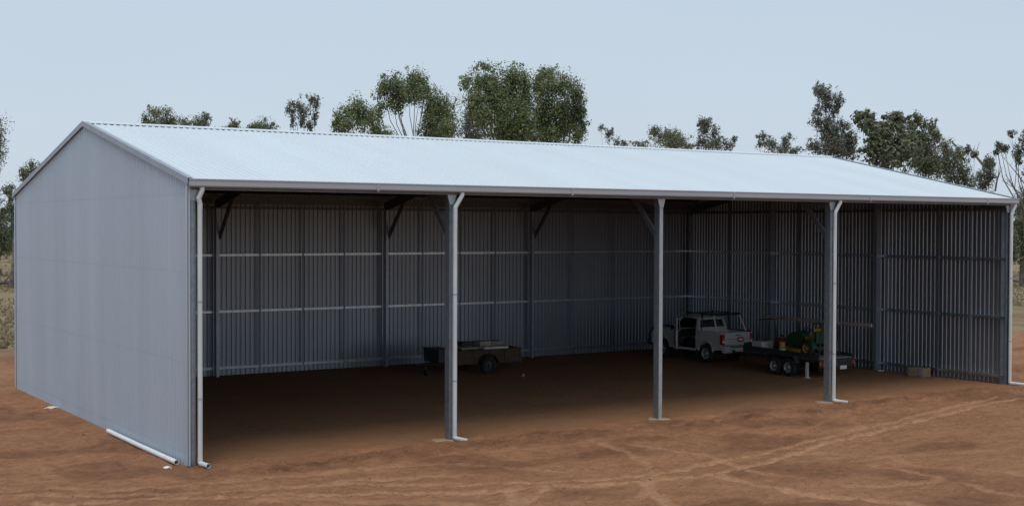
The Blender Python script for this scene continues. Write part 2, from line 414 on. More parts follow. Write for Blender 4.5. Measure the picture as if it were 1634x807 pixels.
# ------------------------------------------------------------------ the shed
SLOPE = (RIDGE-H-.1)/(W/2)
def zroof(y):                    # height of the roof sheet's pans
    return H+.10+SLOPE*(y if y <= W/2 else W-y)
shed = thing('farm_shed', 'long open-fronted steel shed with corrugated zinc walls and pale gable roof', 'shed')
PITCHR = .19
def rib_profile(a, b, rise, rib=.05, top=.026):
    """(position, offset) points of a trapezoidal sheet from a to b"""
    pts = [(a, 0)]; k = a+PITCHR/2
    while k < b-rib:
        pts += [(k-rib/2-.012, 0), (k-top/2, rise), (k+top/2, rise), (k+rib/2+.012, 0)]; k += PITCHR
    pts.append((b, 0)); return pts
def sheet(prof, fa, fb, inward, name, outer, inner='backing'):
    """ribbed steel sheet: metal outer face, grey backing coat inside the walls, shade-darkened inside the roof, 2 mm apart"""
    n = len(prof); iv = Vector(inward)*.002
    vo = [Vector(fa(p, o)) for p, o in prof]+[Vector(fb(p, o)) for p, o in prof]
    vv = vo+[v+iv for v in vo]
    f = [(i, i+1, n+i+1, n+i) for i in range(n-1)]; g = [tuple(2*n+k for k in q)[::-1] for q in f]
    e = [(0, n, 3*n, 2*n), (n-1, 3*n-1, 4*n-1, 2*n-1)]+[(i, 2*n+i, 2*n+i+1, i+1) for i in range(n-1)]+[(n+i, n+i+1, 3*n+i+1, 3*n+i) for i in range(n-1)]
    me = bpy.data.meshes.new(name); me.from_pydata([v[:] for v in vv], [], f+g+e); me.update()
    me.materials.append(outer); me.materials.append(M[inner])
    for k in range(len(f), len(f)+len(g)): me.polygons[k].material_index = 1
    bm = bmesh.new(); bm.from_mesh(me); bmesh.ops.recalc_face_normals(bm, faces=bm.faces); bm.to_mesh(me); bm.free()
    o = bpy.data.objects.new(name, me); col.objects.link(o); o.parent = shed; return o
# roof: two slopes of ribbed sheet
pr = rib_profile(-.06, LEN+.14, .028, .046, .034)
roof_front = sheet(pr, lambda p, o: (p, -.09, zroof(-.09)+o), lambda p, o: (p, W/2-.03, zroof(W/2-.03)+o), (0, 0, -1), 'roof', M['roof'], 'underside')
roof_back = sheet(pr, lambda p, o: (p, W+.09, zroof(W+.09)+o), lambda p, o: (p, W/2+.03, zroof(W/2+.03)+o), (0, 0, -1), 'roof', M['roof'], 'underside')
cap = MB()
for sgn in (-1, 1):
    e = W/2+sgn*.22
    cap.add([(-.07, W/2, RIDGE+.062), (LEN+.15, W/2, RIDGE+.062), (LEN+.15, e, zroof(e)+.046), (-.07, e, zroof(e)+.046), (-.07, e, zroof(e)+.029), (LEN+.15, e, zroof(e)+.029)],
            [(0, 1, 2, 3), (3, 2, 5, 4)])
cap.build('ridge_cap', M['roof'], roof_front)
for xx, s_ in ((-.075, -1), (LEN+.155, 1)):
    for a, b, rf in ((-.16, W/2, roof_front), (W+.16, W/2, roof_back)):
        mb = MB(); z0, z1 = zroof(a), zroof(b)
        for (dx0, dx1, dz0, dz1) in ((0, s_*.012, -.10, .056), (s_*.001, -s_*.13, .046, .054)):
            vv = [(xx+dx, y, z+dz) for (y, z) in ((a, z0), (b, z1)) for dx, dz in ((dx0, dz0), (dx1, dz0), (dx1, dz1), (dx0, dz1))]
            mb.add(vv, [(0, 1, 2, 3), (7, 6, 5, 4), (0, 4, 5, 1), (1, 5, 6, 2), (2, 6, 7, 3), (3, 7, 4, 0)])
        mb.build('barge_cap', M['trim'], rf)
# gable walls and back wall
def gable(x, s_, a=0.0, b=W):
    prof = rib_profile(a, b, .029); prof = sorted(prof+[(W/2, 0)]) if not any(abs(p-W/2) < .001 for p, _ in prof) else prof
    return sheet(prof, lambda p, o: (x+s_*o, p, -.04), lambda p, o: (x+s_*o, p, zroof(p)-.012), (-s_, 0, 0), 'wall', M['wall'])
wall_l = gable(0, -1); wall_l['label'] = 'gable end wall of grey ribbed sheet seen from outside'
wall_r = gable(LEN, 1)
prb = rib_profile(.0, LEN, .029)
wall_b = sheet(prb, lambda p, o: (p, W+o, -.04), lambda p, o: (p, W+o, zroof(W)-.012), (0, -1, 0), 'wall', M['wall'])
# corner flashings
for (x0, x1, y0, y1, rf) in ((-.045, .02, -.055, -.045, wall_l), (-.045, -.034, -.055, .12, wall_l), (LEN-.06, LEN+.045, -.055, -.045, wall_r), (LEN+.034, LEN+.045, -.055, .12, wall_r),
                         (-.045, -.034, W-.12, W+.045, wall_b), (LEN+.034, LEN+.045, W-.12, W+.045, wall_b)):
    MB().box(x0, x1, y0, y1, .02, H+.04).build('corner_flashing', M['wall'], rf)
# screw rows on the near gable
sc = MB()
for gzz in (.30, 2.45, 4.60, 6.45):
    for p, o in rib_profile(.0, W, .029):
        if o > 0:
            if gzz < zroof(p)-.3: sc.box(-.034, -.0295, p-.007, p+.007, gzz-.007, gzz+.007)
tag(sc.build('screw_heads', M['screw'], wall_l), None, kind='stuff')

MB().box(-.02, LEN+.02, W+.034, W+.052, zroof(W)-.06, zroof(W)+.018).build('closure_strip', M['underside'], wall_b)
# framing: C sections
def c_prof(w, d, t=.012, lip=.025):
    """C outline: web along the second axis at the low side of the first, opening to +first"""
    return [(0, 0), (w, 0), (w, lip), (w-t, lip), (w-t, t), (t, t), (t, d-t), (w-t, d-t), (w-t, d-lip), (w, d-lip), (w, d), (0, d)]
FR = [.12, 7.2, 14.4, 21.6, LEN-.12]
CW, CD = .11, .23
def column(x, y0, flip, top, parent=shed):
    p = [(x+(a if not flip else -a)-(CW/2 if not flip else -CW/2), y0+b) for a, b in c_prof(CW, CD)]
    return MB().prism(p, -.05, top, 'z').build('column', M['steel'], parent)
for i, x in enumerate(FR):
    cf = column(x, .03, i == 4, H-.12)
    if i == 2: MB().box(x-.062, x+.062, -.002, .022, .0, H-.43).build('cover_strip', M['flange'], cf)
    # bolted head plates spreading from the column to the eave beam
    mb = MB(); w0, w1 = CW/2+.012, .145
    mb.prism([(-w0+x, H-.42), (w0+x, H-.42), (w1+x, H-.14), (w1+x, H-.045), (-w1+x, H-.045), (-w1+x, H-.14)], -.012, .024, 'y')
    mb.build('head_plate', M['flange'], cf)
    cb = column(x, W-.20-CD, i == 4, zroof(W-.35)-.45)
    # rafters, a C section either side of the ridge
    for side in (0, 1):
        ya, yb = (.04, W/2-.004) if side == 0 else (W-.21, W/2+.004)
        za, zb = zroof(ya)-.182, zroof(yb)-.182
        vv = []; pr2 = c_prof(.09, .34)
        for (yy, zz) in ((ya, za), (yb, zb)):
            for a, b in pr2: vv.append((x-.045+(a if i < 4 else .09-a), yy, zz-.34+b))
        n = len(pr2)
        MB().add(vv, [(k, (k+1) % n, n+(k+1) % n, n+k) for k in range(n)]+[tuple(range(n))[::-1], tuple(range(n, 2*n))]).build('rafter', M['roof_steel'], shed)
        if i in (0, 4): continue
        # knee brace
        yc = CD+.03 if side == 0 else W-.20-CD
        s2 = 1 if side == 0 else -1
        ye = yc+s2*1.35
        p0 = Vector((x, yc-s2*.1, 5.25)); p1 = Vector((x, ye, zroof(ye)-.35))
        dr = (p1-p0).normalized(); up = dr.cross(Vector((1, 0, 0)))
        rot = Matrix((Vector((1, 0, 0)), dr, -up)).transposed().to_4x4(); rot.translation = p0
        MB().prism(c_prof(.08, .15), 0, (p1-p0).length, 'y', rot @ Matrix.Translation((.058 if i < 4 else -.138, 0, -.075))).build('knee_brace', M['roof_steel'], shed)
# purlins (Z sections) on both slopes, and the eave beams
zp = [(0, 0), (.06, 0), (.06, .006), (.006, .006), (.006, .15), (-.06, .15), (-.06, .144), (0, .144)]
purlin = None
for side in (0, 1):
    for k in range(7):
        y = .75+k*1.33 if side == 0 else W-(.75+k*1.33)
        if k == 6: y = W/2-.32 if side == 0 else W/2+.32
        zz = zroof(y)-.178
        if purlin is None:
            purlin = MB().prism(zp, .02, LEN-.02, 'x').build('purlin', M['roof_steel'], shed, (0, y, zz))
        else: dup(purlin, None, shed, (0, y, zz))
MB().prism([(-.03, H-.16), (.02, H-.16), (.02, H+.06), (-.03, H+.05)], .02, LEN-.02, 'x').build('eave_beam', M['roof_steel'], shed)
MB().prism([(W-.07, H-.16), (W-.02, H-.16), (W-.02, H+.05), (W-.07, H+.06)], .02, LEN-.02, 'x').build('eave_beam', M['roof_steel'], shed)
# girts on the walls (one member per bay)
gp = [(0, -.02), (.008, -.02), (.008, .062), (.155, .062), (.155, -.02), (.163, -.02), (.163, .07), (0, .07)]
for zz in (.27, 2.42, 4.57, 6.38):
    for a, b in zip(FR[:-1], FR[1:]):
        mb = MB(); mb.prism([(W-.175+p, zz+q) for p, q in gp], a+.01, b-.01, 'x'); mb.build('girt', M['girt' if zz < 6 else 'roof_steel'], shed)  # top girt takes the shade-darkened steel colour
    for a, b in ((.05, 5.93), (5.93, 11.87), (11.87, W-.2)):
        for xx, s_ in ((LEN-.175, 1), (.175, -1)):
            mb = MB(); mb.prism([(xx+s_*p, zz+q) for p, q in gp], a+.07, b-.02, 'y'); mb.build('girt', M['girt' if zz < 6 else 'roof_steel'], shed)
# mullions of the end walls
for y in (5.93, 11.87):
    for xx, s_ in ((LEN-.18, -1), (.18, 1)):
        p = [(xx+s_*b, y-CW/2+a) for a, b in c_prof(CW, .25)]
        MB().prism(p, -.05, zroof(y)-.36, 'z').build('mullion', M['steel'], shed)
# bridging straps
for a, b in zip(FR[:-1], FR[1:]):
    for k in (1, 2, 3):
        x = a+(b-a)*k/4
        MB().box(x-.03, x+.03, W-.188, W-.178, .25, H-.1).build('bridging', M['strap'], shed)
for a, b in ((0.1, 5.93), (5.93, 11.87), (11.87, W-.2)):
    for k in (1, 2, 3):
        y = a+(b-a)*k/4
        MB().box(LEN-.188, LEN-.178, y-.03, y+.03, .25, zroof(y)-.3).build('bridging', M['strap'], shed)
        MB().box(.178, .188, y-.03, y+.03, .25, zroof(y)-.3).build('bridging', M['strap'], shed)
# gutters: quad profile with a rolled lip
gprof = [(-.02, H+.055), (-.02, H-.085), (-.14, H-.085), (-.165, H-.06), (-.165, H+.085), (-.178, H+.100), (-.185, H+.085), (-.175, H+.04), (-.178, H-.065), (-.145, H-.097), (-.008, H-.097), (-.008, H+.055)]
g1 = MB().prism([(p-.03, z) for p, z in gprof], -.06, LEN+.22, 'x').build('gutter', M['gutter'], shed)
MB().prism([(W+.03-p, z) for p, z in gprof], -.06, LEN+.22, 'x').build('gutter', M['gutter'], shed)
for k in range(5):                       # joints between gutter lengths
    x = 6.1*k+4.9
    MB().prism([(-.218, H-.10), (-.20, H-.128), (-.036, H-.128), (-.036, H-.124), (-.198, H-.124), (-.2135, H-.098), (-.2135, H+.09), (-.218, H+.09)], x-.03, x+.03, 'x').build('gutter_joiner', M['gutter'], g1)
# downpipes with the offset at the top and the shoe at the foot
def downpipe(x, top_dx, y=-.09, bx=0.0, sl=.45):
    r = .059
    pts = [(x+top_dx, -.125, H-.10), (x+top_dx, -.125, H-.17), (x+top_dx*.55, y-.01, H-.36), (x+bx, y, H-.50), (x+bx, y, H-.62)]
    o = MB().tube([(x+bx, y, H-.55), (x+bx, y, .12)], r, 14).build('downpipe', M['downpipe'], shed, smooth=False)
    MB().tube(pts, r*1.04, 14).build('offset', M['downpipe'], o)
    MB().tube([(x+bx, y, .20), (x+bx, y, .10), (x+bx+.01, y-.05, .066), (x+bx+.03, y-.15, .062)], r*1.06, 14).build('elbow', M['downpipe'], o)
    sh = MB(); d = Vector((.10, -1, 0)).normalized(); a = Vector((x+bx+.03, y-.13, .062)); n = 16
    b = a+d*sl
    rings = []
    for (p, rad) in ((a, r), (b, r), (b, r*.88), (a, r*.88)):
        s1 = d.cross(Vector((0, 0, 1)))
        rings.append([p+(s1*math.cos(2*math.pi*k/n)+Vector((0, 0, 1))*math.sin(2*math.pi*k/n))*rad for k in range(n)])
    sh.add([q for g in rings for q in g], [(i*n+k, i*n+(k+1) % n, (i+1)*n+(k+1) % n, (i+1)*n+k) for i in range(3) for k in range(n)])
    sh.build('shoe', M['downpipe'], o)
    for zz in (1.6, 3.9):
        MB().tube([(x+bx, y, zz-.02), (x+bx, y, zz+.02)], r*1.09, 14).build('strap', M['flange'], o)
downpipe(.12, .16, bx=.12, sl=.28)
downpipe(7.2, .24, bx=.05)
downpipe(21.6, .24, bx=.05)
downpipe(LEN-.12, .22, bx=.06, sl=.60)
# concrete footings that show at the post feet
for x, dx in ((7.2, -.12), (14.4, .05), (21.6, -.1)):
    mb = MB(); n = 14; ring = []
    for k in range(n):
        a = 2*math.pi*k/n; rr = .25*(1+.8*noise.noise(Vector((math.cos(a)*2, math.sin(a)*2, x))))
        ring.append((x+dx+rr*math.cos(a)*1.15, .16+rr*math.sin(a)))
    top = [(a, b, .012) for a, b in ring]; bot = [(a+(a-x-dx)*.25, b+(b-.16)*.25, -.06) for a, b in ring]
    mb.add(top+bot+[(x+dx, .16, .02)], [(k, (k+1) % n, 2*n) for k in range(n)]+[(k, n+k, n+(k+1) % n, (k+1) % n) for k in range(n)])
    mb.build('footing', M['concrete'], shed)

# ------------------------------------------------------------------ wheels shared by the vehicles
def wheel_parts(name, parent, loc, r, w, rim_mat, side=-1):
    """wheel on an axle along X; side -1 shows its face to -X"""
    t = MB().lathe([(r*.58, -w/2), (r*.8, -w/2-.004), (r*.93, -w*.46), (r, -w*.33), (r, w*.33), (r*.93, w*.46), (r*.8, w/2+.004), (r*.58, w/2)], 28)
    o = t.build(name, M['tyre'], parent, loc, smooth=True)
    f = side*w/2
    rm = MB().lathe([(r*.585, f*.98), (r*.54, f*.98), (r*.50, f*.55), (r*.22, f*.62), (r*.18, f*.95), (0.001, f*.97)], 28)
    k = rm.build('rim', rim_mat, o, smooth=True)
    tr = MB().lathe([(r*.585, -f), (r*.5, -f*.4), (0.001, -f*.4)], 20).build('hub', M['dark_steel'], o)
    for j in range(5):
        a = 2*math.pi*j/5; yy, zz = math.cos(a)*r*.33, math.sin(a)*r*.33
        x0, x1 = sorted((f*.5, f*.72)); MB().box(x0, x1, yy-.03, yy+.03, zz-.03, zz+.03).build('rim_hole', M['dark_steel'], k)
    return o

# ------------------------------------------------------------------ utility truck (forward = +Y, left = -X)
def arch(cy, r, z0, n=9):
    """points of a wheel arch opening from front to back"""
    return [(cy+r*math.cos(math.pi*k/(n-1)), z0+r*.98*math.sin(math.pi*k/(n-1))) for k in range(n)]
def build_ute():
    u = thing('utility_truck', 'white utility truck with ladder rack and open passenger door, parked in the back corner', 'truck', (27.36, 10.62, 0), R(1))
    hw = .86; WHT = M['white_paint']
    ax_r, ax_f, wr = 1.0, 3.78, .41
    tub = None
    for s_ in (-1, 1):
        x0, x1 = (s_*hw, s_*(hw-.05)) 
        prof = [(0.02, .62), (0.02, 1.33), (1.42, 1.33), (1.42, .52), (ax_r+.47, .50)] + arch(ax_r, .46, .50)[0:] + [(ax_r-.47, .56), (.35, .58)]
        o = MB().prism(prof, x0, x1, 'x').build('tub_side', WHT, u)
        MB().cbox(min(s_*hw, s_*(hw-.07)), max(s_*hw, s_*(hw-.07)), .02, 1.42, 1.325, 1.365, .012).build('tub_rail', M['black_plastic'] if s_ > 0 else WHT, o)
        # flared lip around the arch
        lip = MB(); pts = arch(ax_r, .455, .50, 13); lip.tube([(s_*(hw+.005), a, b) for a, b in pts], .022, 6); lip.build('arch_lip', WHT, o)
        # tail lamp wrapped round the rear corner
        lx0, lx1 = sorted((s_*(hw+.012), s_*(hw-.14)))
        tl = MB().cbox(lx0, lx1, -.035, .12, .84, 1.26, .015).build('tail_lamp', M['red_lens'], u)
        MB().cbox(lx0+.012, lx1-.012, -.045, .02, .92, 1.0, .008).build('reversing_lens', M['clear_lens'], tl)
        MB().cbox(lx0+.012, lx1-.012, -.045, .02, 1.02, 1.09, .008).build('indicator_lens', M['amber_lens'], tl)
    MB().box(-hw+.05, hw-.05, .06, 1.42, .70, .74).build('tub_floor', M['black_plastic'], u)
    MB().box(-hw+.05, hw-.05, 1.36, 1.42, .70, 1.33).build('tub_front', WHT, u)
    tg = MB(); tg.cbox(-.72, .72, -.02, .04, .80, 1.33, .018); tg = tg.build('tailgate', WHT, u)
    MB().cbox(-.68, .68, -.028, -.018, 1.05, 1.065, .003).build('crease_shade', M['interior'], tg)  # dark strip painting the shade of a pressed crease
    MB().cbox(-.12, .12, -.045, -.018, 1.19, 1.23, .01).build('handle', M['black_plastic'], tg)
    st = MB(); n = 28
    ring = [(.18+.22*math.cos(2*math.pi*k/n), 1.03+.125*math.sin(2*math.pi*k/n)) for k in range(n)]
    st.prism(ring, -.034, -.029, 'y'); st.build('sticker', M['sticker'], tg)
    ring = [(.18+.13*math.cos(2*math.pi*k/n), 1.03+.035*math.sin(2*math.pi*k/n)) for k in range(n)]
    MB().prism(ring, -.0375, -.0345, 'y').build('sticker_band', M['plate'], tg)
    bp = MB().cbox(-hw+.02, hw-.02, -.13, .03, .50, .78, .03).build('rear_bumper', WHT, u)
    MB().box(-.5, .5, -.137, -.129, .71, .755).build('bumper_step', M['black_plastic'], bp)
    pl = MB().cbox(-.18, .18, -.145, -.131, .56, .69, .006).build('number_plate', M['plate'], u)
    MB().cbox(-hw+.1, hw-.1, -.05, .05, .40, .50, .02).build('tow_bar', M['black_plastic'], u)
    # chassis, floor, cab
    ch = MB()
    for s_ in (-1, 1): ch.box(s_*.45-.05, s_*.45+.05, .05, 4.3, .40, .54)
    ch.build('chassis', M['dark_steel'], u)
    ax = MB(); ax.tube([(-.7, ax_r, wr), (.7, ax_r, wr)], .06, 10); ax.tube([(-.7, ax_f, wr), (.7, ax_f, wr)], .05, 10); ax.build('axles', M['dark_steel'], u)
    MB().box(-hw+.04, hw-.04, 1.47, 3.0, .48, .56).build('cab_floor', M['interior'], u)
    # back panel of the cab with its window
    bk = MB(); zb, zt, xb, xt = .56, 1.80, hw-.02, hw-.14
    def px(z): return xb if z < 1.33 else xb+(xt-xb)*(z-1.33)/(1.86-1.33)
    yb0 = 1.47
    def back_y(z): return yb0 if z < 1.33 else yb0+(z-1.33)*.22
    def quad(z0, z1, xl0, xr0, xl1, xr1): 
        return [(xl0, back_y(z0), z0), (xr0, back_y(z0), z0), (xr1, back_y(z1), z1), (xl1, back_y(z1), z1), (xl0, back_y(z0)+.04, z0), (xr0, back_y(z0)+.04, z0), (xr1, back_y(z1)+.04, z1), (xl1, back_y(z1)+.04, z1)]
    F6 = [(0, 1, 2, 3), (7, 6, 5, 4), (0, 4, 5, 1), (1, 5, 6, 2), (2, 6, 7, 3), (3, 7, 4, 0)]
    bk.add(quad(.56, 1.33, -xb, xb, -xb, xb), F6); bk.add(quad(1.33, 1.46, -px(1.33), px(1.33), -px(1.46), px(1.46)), F6)
    bk.add(quad(1.78, 1.88, -px(1.78), px(1.78), -px(1.88), px(1.88)), F6)
    for s_ in (-1, 1):
        a = sorted((s_*px(1.46), s_*(px(1.46)-.10))); b = sorted((s_*px(1.78), s_*(px(1.78)-.10)))
        bk.add(quad(1.46, 1.78, a[0], a[1], b[0], b[1]), F6)
    bk = bk.build('cab_back', WHT, u)
    q = quad(1.465, 1.775, -px(1.46)+.105, px(1.46)-.105, -px(1.78)+.105, px(1.78)-.105)
    MB().add([(a, b+.012 if i < 4 else b-.012, c) for i, (a, b, c) in enumerate(q)], F6).build('rear_window', M['glass'], bk)
    # roof, pillars, windscreen
    rf = MB(); n = 8; rows = []
    for yy, zz, w in ((1.56, 1.86, .70), (1.64, 1.93, .72), (2.05, 1.96, .73), (2.45, 1.945, .73), (2.66, 1.89, .71)):
        rows.append([(w*math.sin(math.pi/2*(2*k/n-1)), yy, zz-.07*abs(2*k/n-1)**4) for k in range(n+1)])
    vv = [p for g in rows for p in g]; k0 = n+1
    rf.add(vv+[(a, b, c-.05) for a, b, c in vv], [(i*k0+k, i*k0+k+1, (i+1)*k0+k+1, (i+1)*k0+k) for i in range(4) for k in range(n)] + [(45+i*k0+k, 45+(i+1)*k0+k, 45+(i+1)*k0+k+1, 45+i*k0+k+1) for i in range(4) for k in range(n)])
    rf.build('roof', WHT, u, smooth=True)
    for s_ in (-1, 1):
        MB().tube([(s_*.71, 2.63, 1.86), (s_*.80, 3.12, 1.32)], [.04, .05], 8).build('windscreen_pillar', WHT, u)
        c = MB(); X0, X1 = s_*hw, s_*(hw-.05)
        # quarter panel between tub and doorway, with a slim side window
        c.prism([(1.46, .54), (1.62, .54), (1.62, 1.33), (1.46, 1.33)], X0, X1, 'x')
        c.add([(X0, 1.47, 1.33), (X0, 1.60, 1.33), (s_*.725, 1.70, 1.87), (s_*.725, 1.58, 1.87), (X1, 1.47, 1.33), (X1, 1.60, 1.33), (s_*.675, 1.70, 1.87), (s_*.675, 1.58, 1.87)], F6)
        c.build('rear_pillar', WHT, u)
        MB().box(min(X0, X1), max(X0, X1), 1.62, 3.05, .48, .58).build('door_sill', WHT, u)
        MB().add([(X0*.99, 1.63, 1.33), (s_*.80, 3.07, 1.33), (s_*.71, 2.60, 1.88), (s_*.715, 1.70, 1.88), (X0*.96, 1.63, 1.33), (s_*.77, 3.07, 1.33), (s_*.68, 2.60, 1.88), (s_*.685, 1.70, 1.88)], F6 if s_ > 0 else []).build('side_window', M['glass'], u) if s_ > 0 else None
    MB().add([(-.76, 3.10, 1.33), (.76, 3.10, 1.33), (.67, 2.66, 1.86), (-.67, 2.66, 1.86), (-.76, 3.08, 1.33), (.76, 3.08, 1.33), (.67, 2.64, 1.86), (-.67, 2.64, 1.86)], F6).build('windscreen', M['glass'], u)
    # front clip: bonnet and wings
    for s_ in (-1, 1):
        prof = [(3.02, .52), (3.02, 1.30), (3.55, 1.27), (4.35, 1.18), (4.48, 1.05), (4.50, .62), (ax_f+.47, .56)]+arch(ax_f, .46, .50)+[(ax_f-.47, .52)]
        MB().prism(prof, s_*hw, s_*(hw-.06), 'x').build('front_wing', WHT, u)
    bn = MB(); bn.prism([(3.06, 1.28), (3.06, 1.34), (3.55, 1.32), (4.35, 1.22), (4.47, 1.10), (4.44, .6), (4.38, .6), (4.38, 1.12)], -hw+.061, hw-.061, 'x'); bn.build('bonnet', WHT, u)
    gr = MB().box(-.45, .45, 4.47, 4.50, .78, 1.02).build('grille', M['black_plastic'], u)
    for s_ in (-1, 1): MB().cbox(*sorted((s_*.50, s_*.80)), 4.45, 4.505, .84, 1.04, .015).build('headlight', M['clear_lens'], u)
    bb = MB()
    bb.tube([(-.80, 4.66, .72), (-.80, 4.70, 1.0), (-.60, 4.72, 1.26), (-.3, 4.74, 1.32), (.3, 4.74, 1.32), (.60, 4.72, 1.26), (.80, 4.70, 1.0), (.80, 4.66, .72)], .035, 8)
    bb.tube([(-.35, 4.72, .7), (-.35, 4.74, 1.31)], .03, 8); bb.tube([(.35, 4.72, .7), (.35, 4.74, 1.31)], .03, 8)
    bb.cbox(-.86, .86, 4.52, 4.78, .52, .78, .03); bb.build('bull_bar', M['dark_steel'], u)
    # doors
    rd = MB(); rd.prism([(1.63, .56), (3.02, .56), (3.02, 1.32), (1.63, 1.32)], hw-.055, hw-.002, 'x'); rd.build('door', WHT, u)
    dr = bpy.data.objects.new('door_pivot', None)
    prof = [(0, .56), (0, 1.32), (-.30, 1.86), (-.36, 1.86), (-1.02, 1.87), (-1.12, 1.32), (-1.10, .80), (-1.0, .56)]
    hole = [(-.10, 1.34), (-.36, 1.80), (-.97, 1.80), (-1.05, 1.34)]
    ang = R(-48); mt = Matrix.Translation((-hw+.01, 2.62, 0)) @ Matrix.Rotation(ang, 4, 'Z')
    d1 = MB()
    d1.prism([(0, .56), (0, 1.33), (-1.12, 1.33), (-1.10, .80), (-1.0, .56)], -.05, .03, 'x', mt)
    d1.prism([(0, 1.331), (-.30, 1.86), (-.37, 1.86), (-.08, 1.331)], -.03, .02, 'x', mt)
    d1.prism([(-.30, 1.86), (-1.03, 1.87), (-1.03, 1.81), (-.33, 1.80)], -.03, .019, 'x', mt)
    d1.prism([(-1.03, 1.87), (-1.12, 1.331), (-1.05, 1.331), (-.965, 1.81)], -.03, .018, 'x', mt)
    bpy.data.objects.remove(dr)
    do = d1.build('open_door', WHT, u); do['label'] = 'front passenger door swung open'
    MB().prism(hole, -.012, -.002, 'x', mt).build('window', M['glass'], do)
    MB().prism([(-.10, .64), (-.10, 1.28), (-1.04, 1.28), (-1.02, .82), (-.94, .64)], .031, .05, 'x', mt).build('door_card', M['interior'], do)
    MB().cbox(-.085, -.05, -1.0, -.82, 1.18, 1.22, .008, mt).build('handle', M['black_plastic'], do)
    # mirror on the hinge corner, seats, dashboard, wheel
    MB().cbox(-1.08, -.90, 2.92, 3.0, 1.30, 1.48, .03).build('mirror', M['black_plastic'], u)
    for s_ in (-1, 1):
        se = MB(); se.cbox(s_*.40-.26, s_*.40+.26, 1.78, 2.35, .66, .86, .05); se.build('seat', M['interior'], u)
        b = MB(); b.cbox(s_*.40-.25, s_*.40+.25, 1.62, 1.78, .82, 1.48, .05); b.cbox(s_*.40-.13, s_*.40+.13, 1.64, 1.74, 1.50, 1.68, .03); b.build('seat_back', M['interior'], u)
    MB().cbox(-.78, .78, 2.75, 3.05, 1.0, 1.30, .05).build('dashboard', M['interior'], u)
    # ladder rack: two hoops and side rails
    rk = []
    for yy, le in ((1.30, 0), (.32, .34)):
        h = MB()
        for s_ in (-1, 1): h.tube([(s_*(hw-.04), yy, 1.36), (s_*(hw-.12), yy+le, 2.02)], .028, 8)
        h = h.build('rack_post', M['pale_board'] if le else M['dark_steel'], u)
        MB().tube([(-hw+.02, yy+le, 2.03), (hw-.02, yy+le, 2.03)], .03, 8).build('rack_bar', M['dark_steel'], u)
    for s_ in (-1, 1):
        MB().tube([(s_*(hw-.14), .50, 2.07), (s_*(hw-.14), 2.35, 2.07)], .022, 8).build('rack_rail', M['dark_steel'], u)
    MB().tube([(-hw+.10, 2.3, 2.03), (hw-.10, 2.3, 2.03)], .025, 8).build('rack_bar', M['dark_steel'], u)
    for s_ in (-1, 1):
        MB().tube([(s_*(hw-.16), 2.3, 2.03), (s_*(hw-.16), 2.3, 1.90)], .022, 8).build('rack_foot', M['dark_steel'], u)
    for s_ in (-1, 1):
        for ay in (ax_r, ax_f):
            wheel_parts('wheel', u, (s_*(hw-.13), ay, wr), wr, .25, M['rim'], s_)
    return u
build_ute()

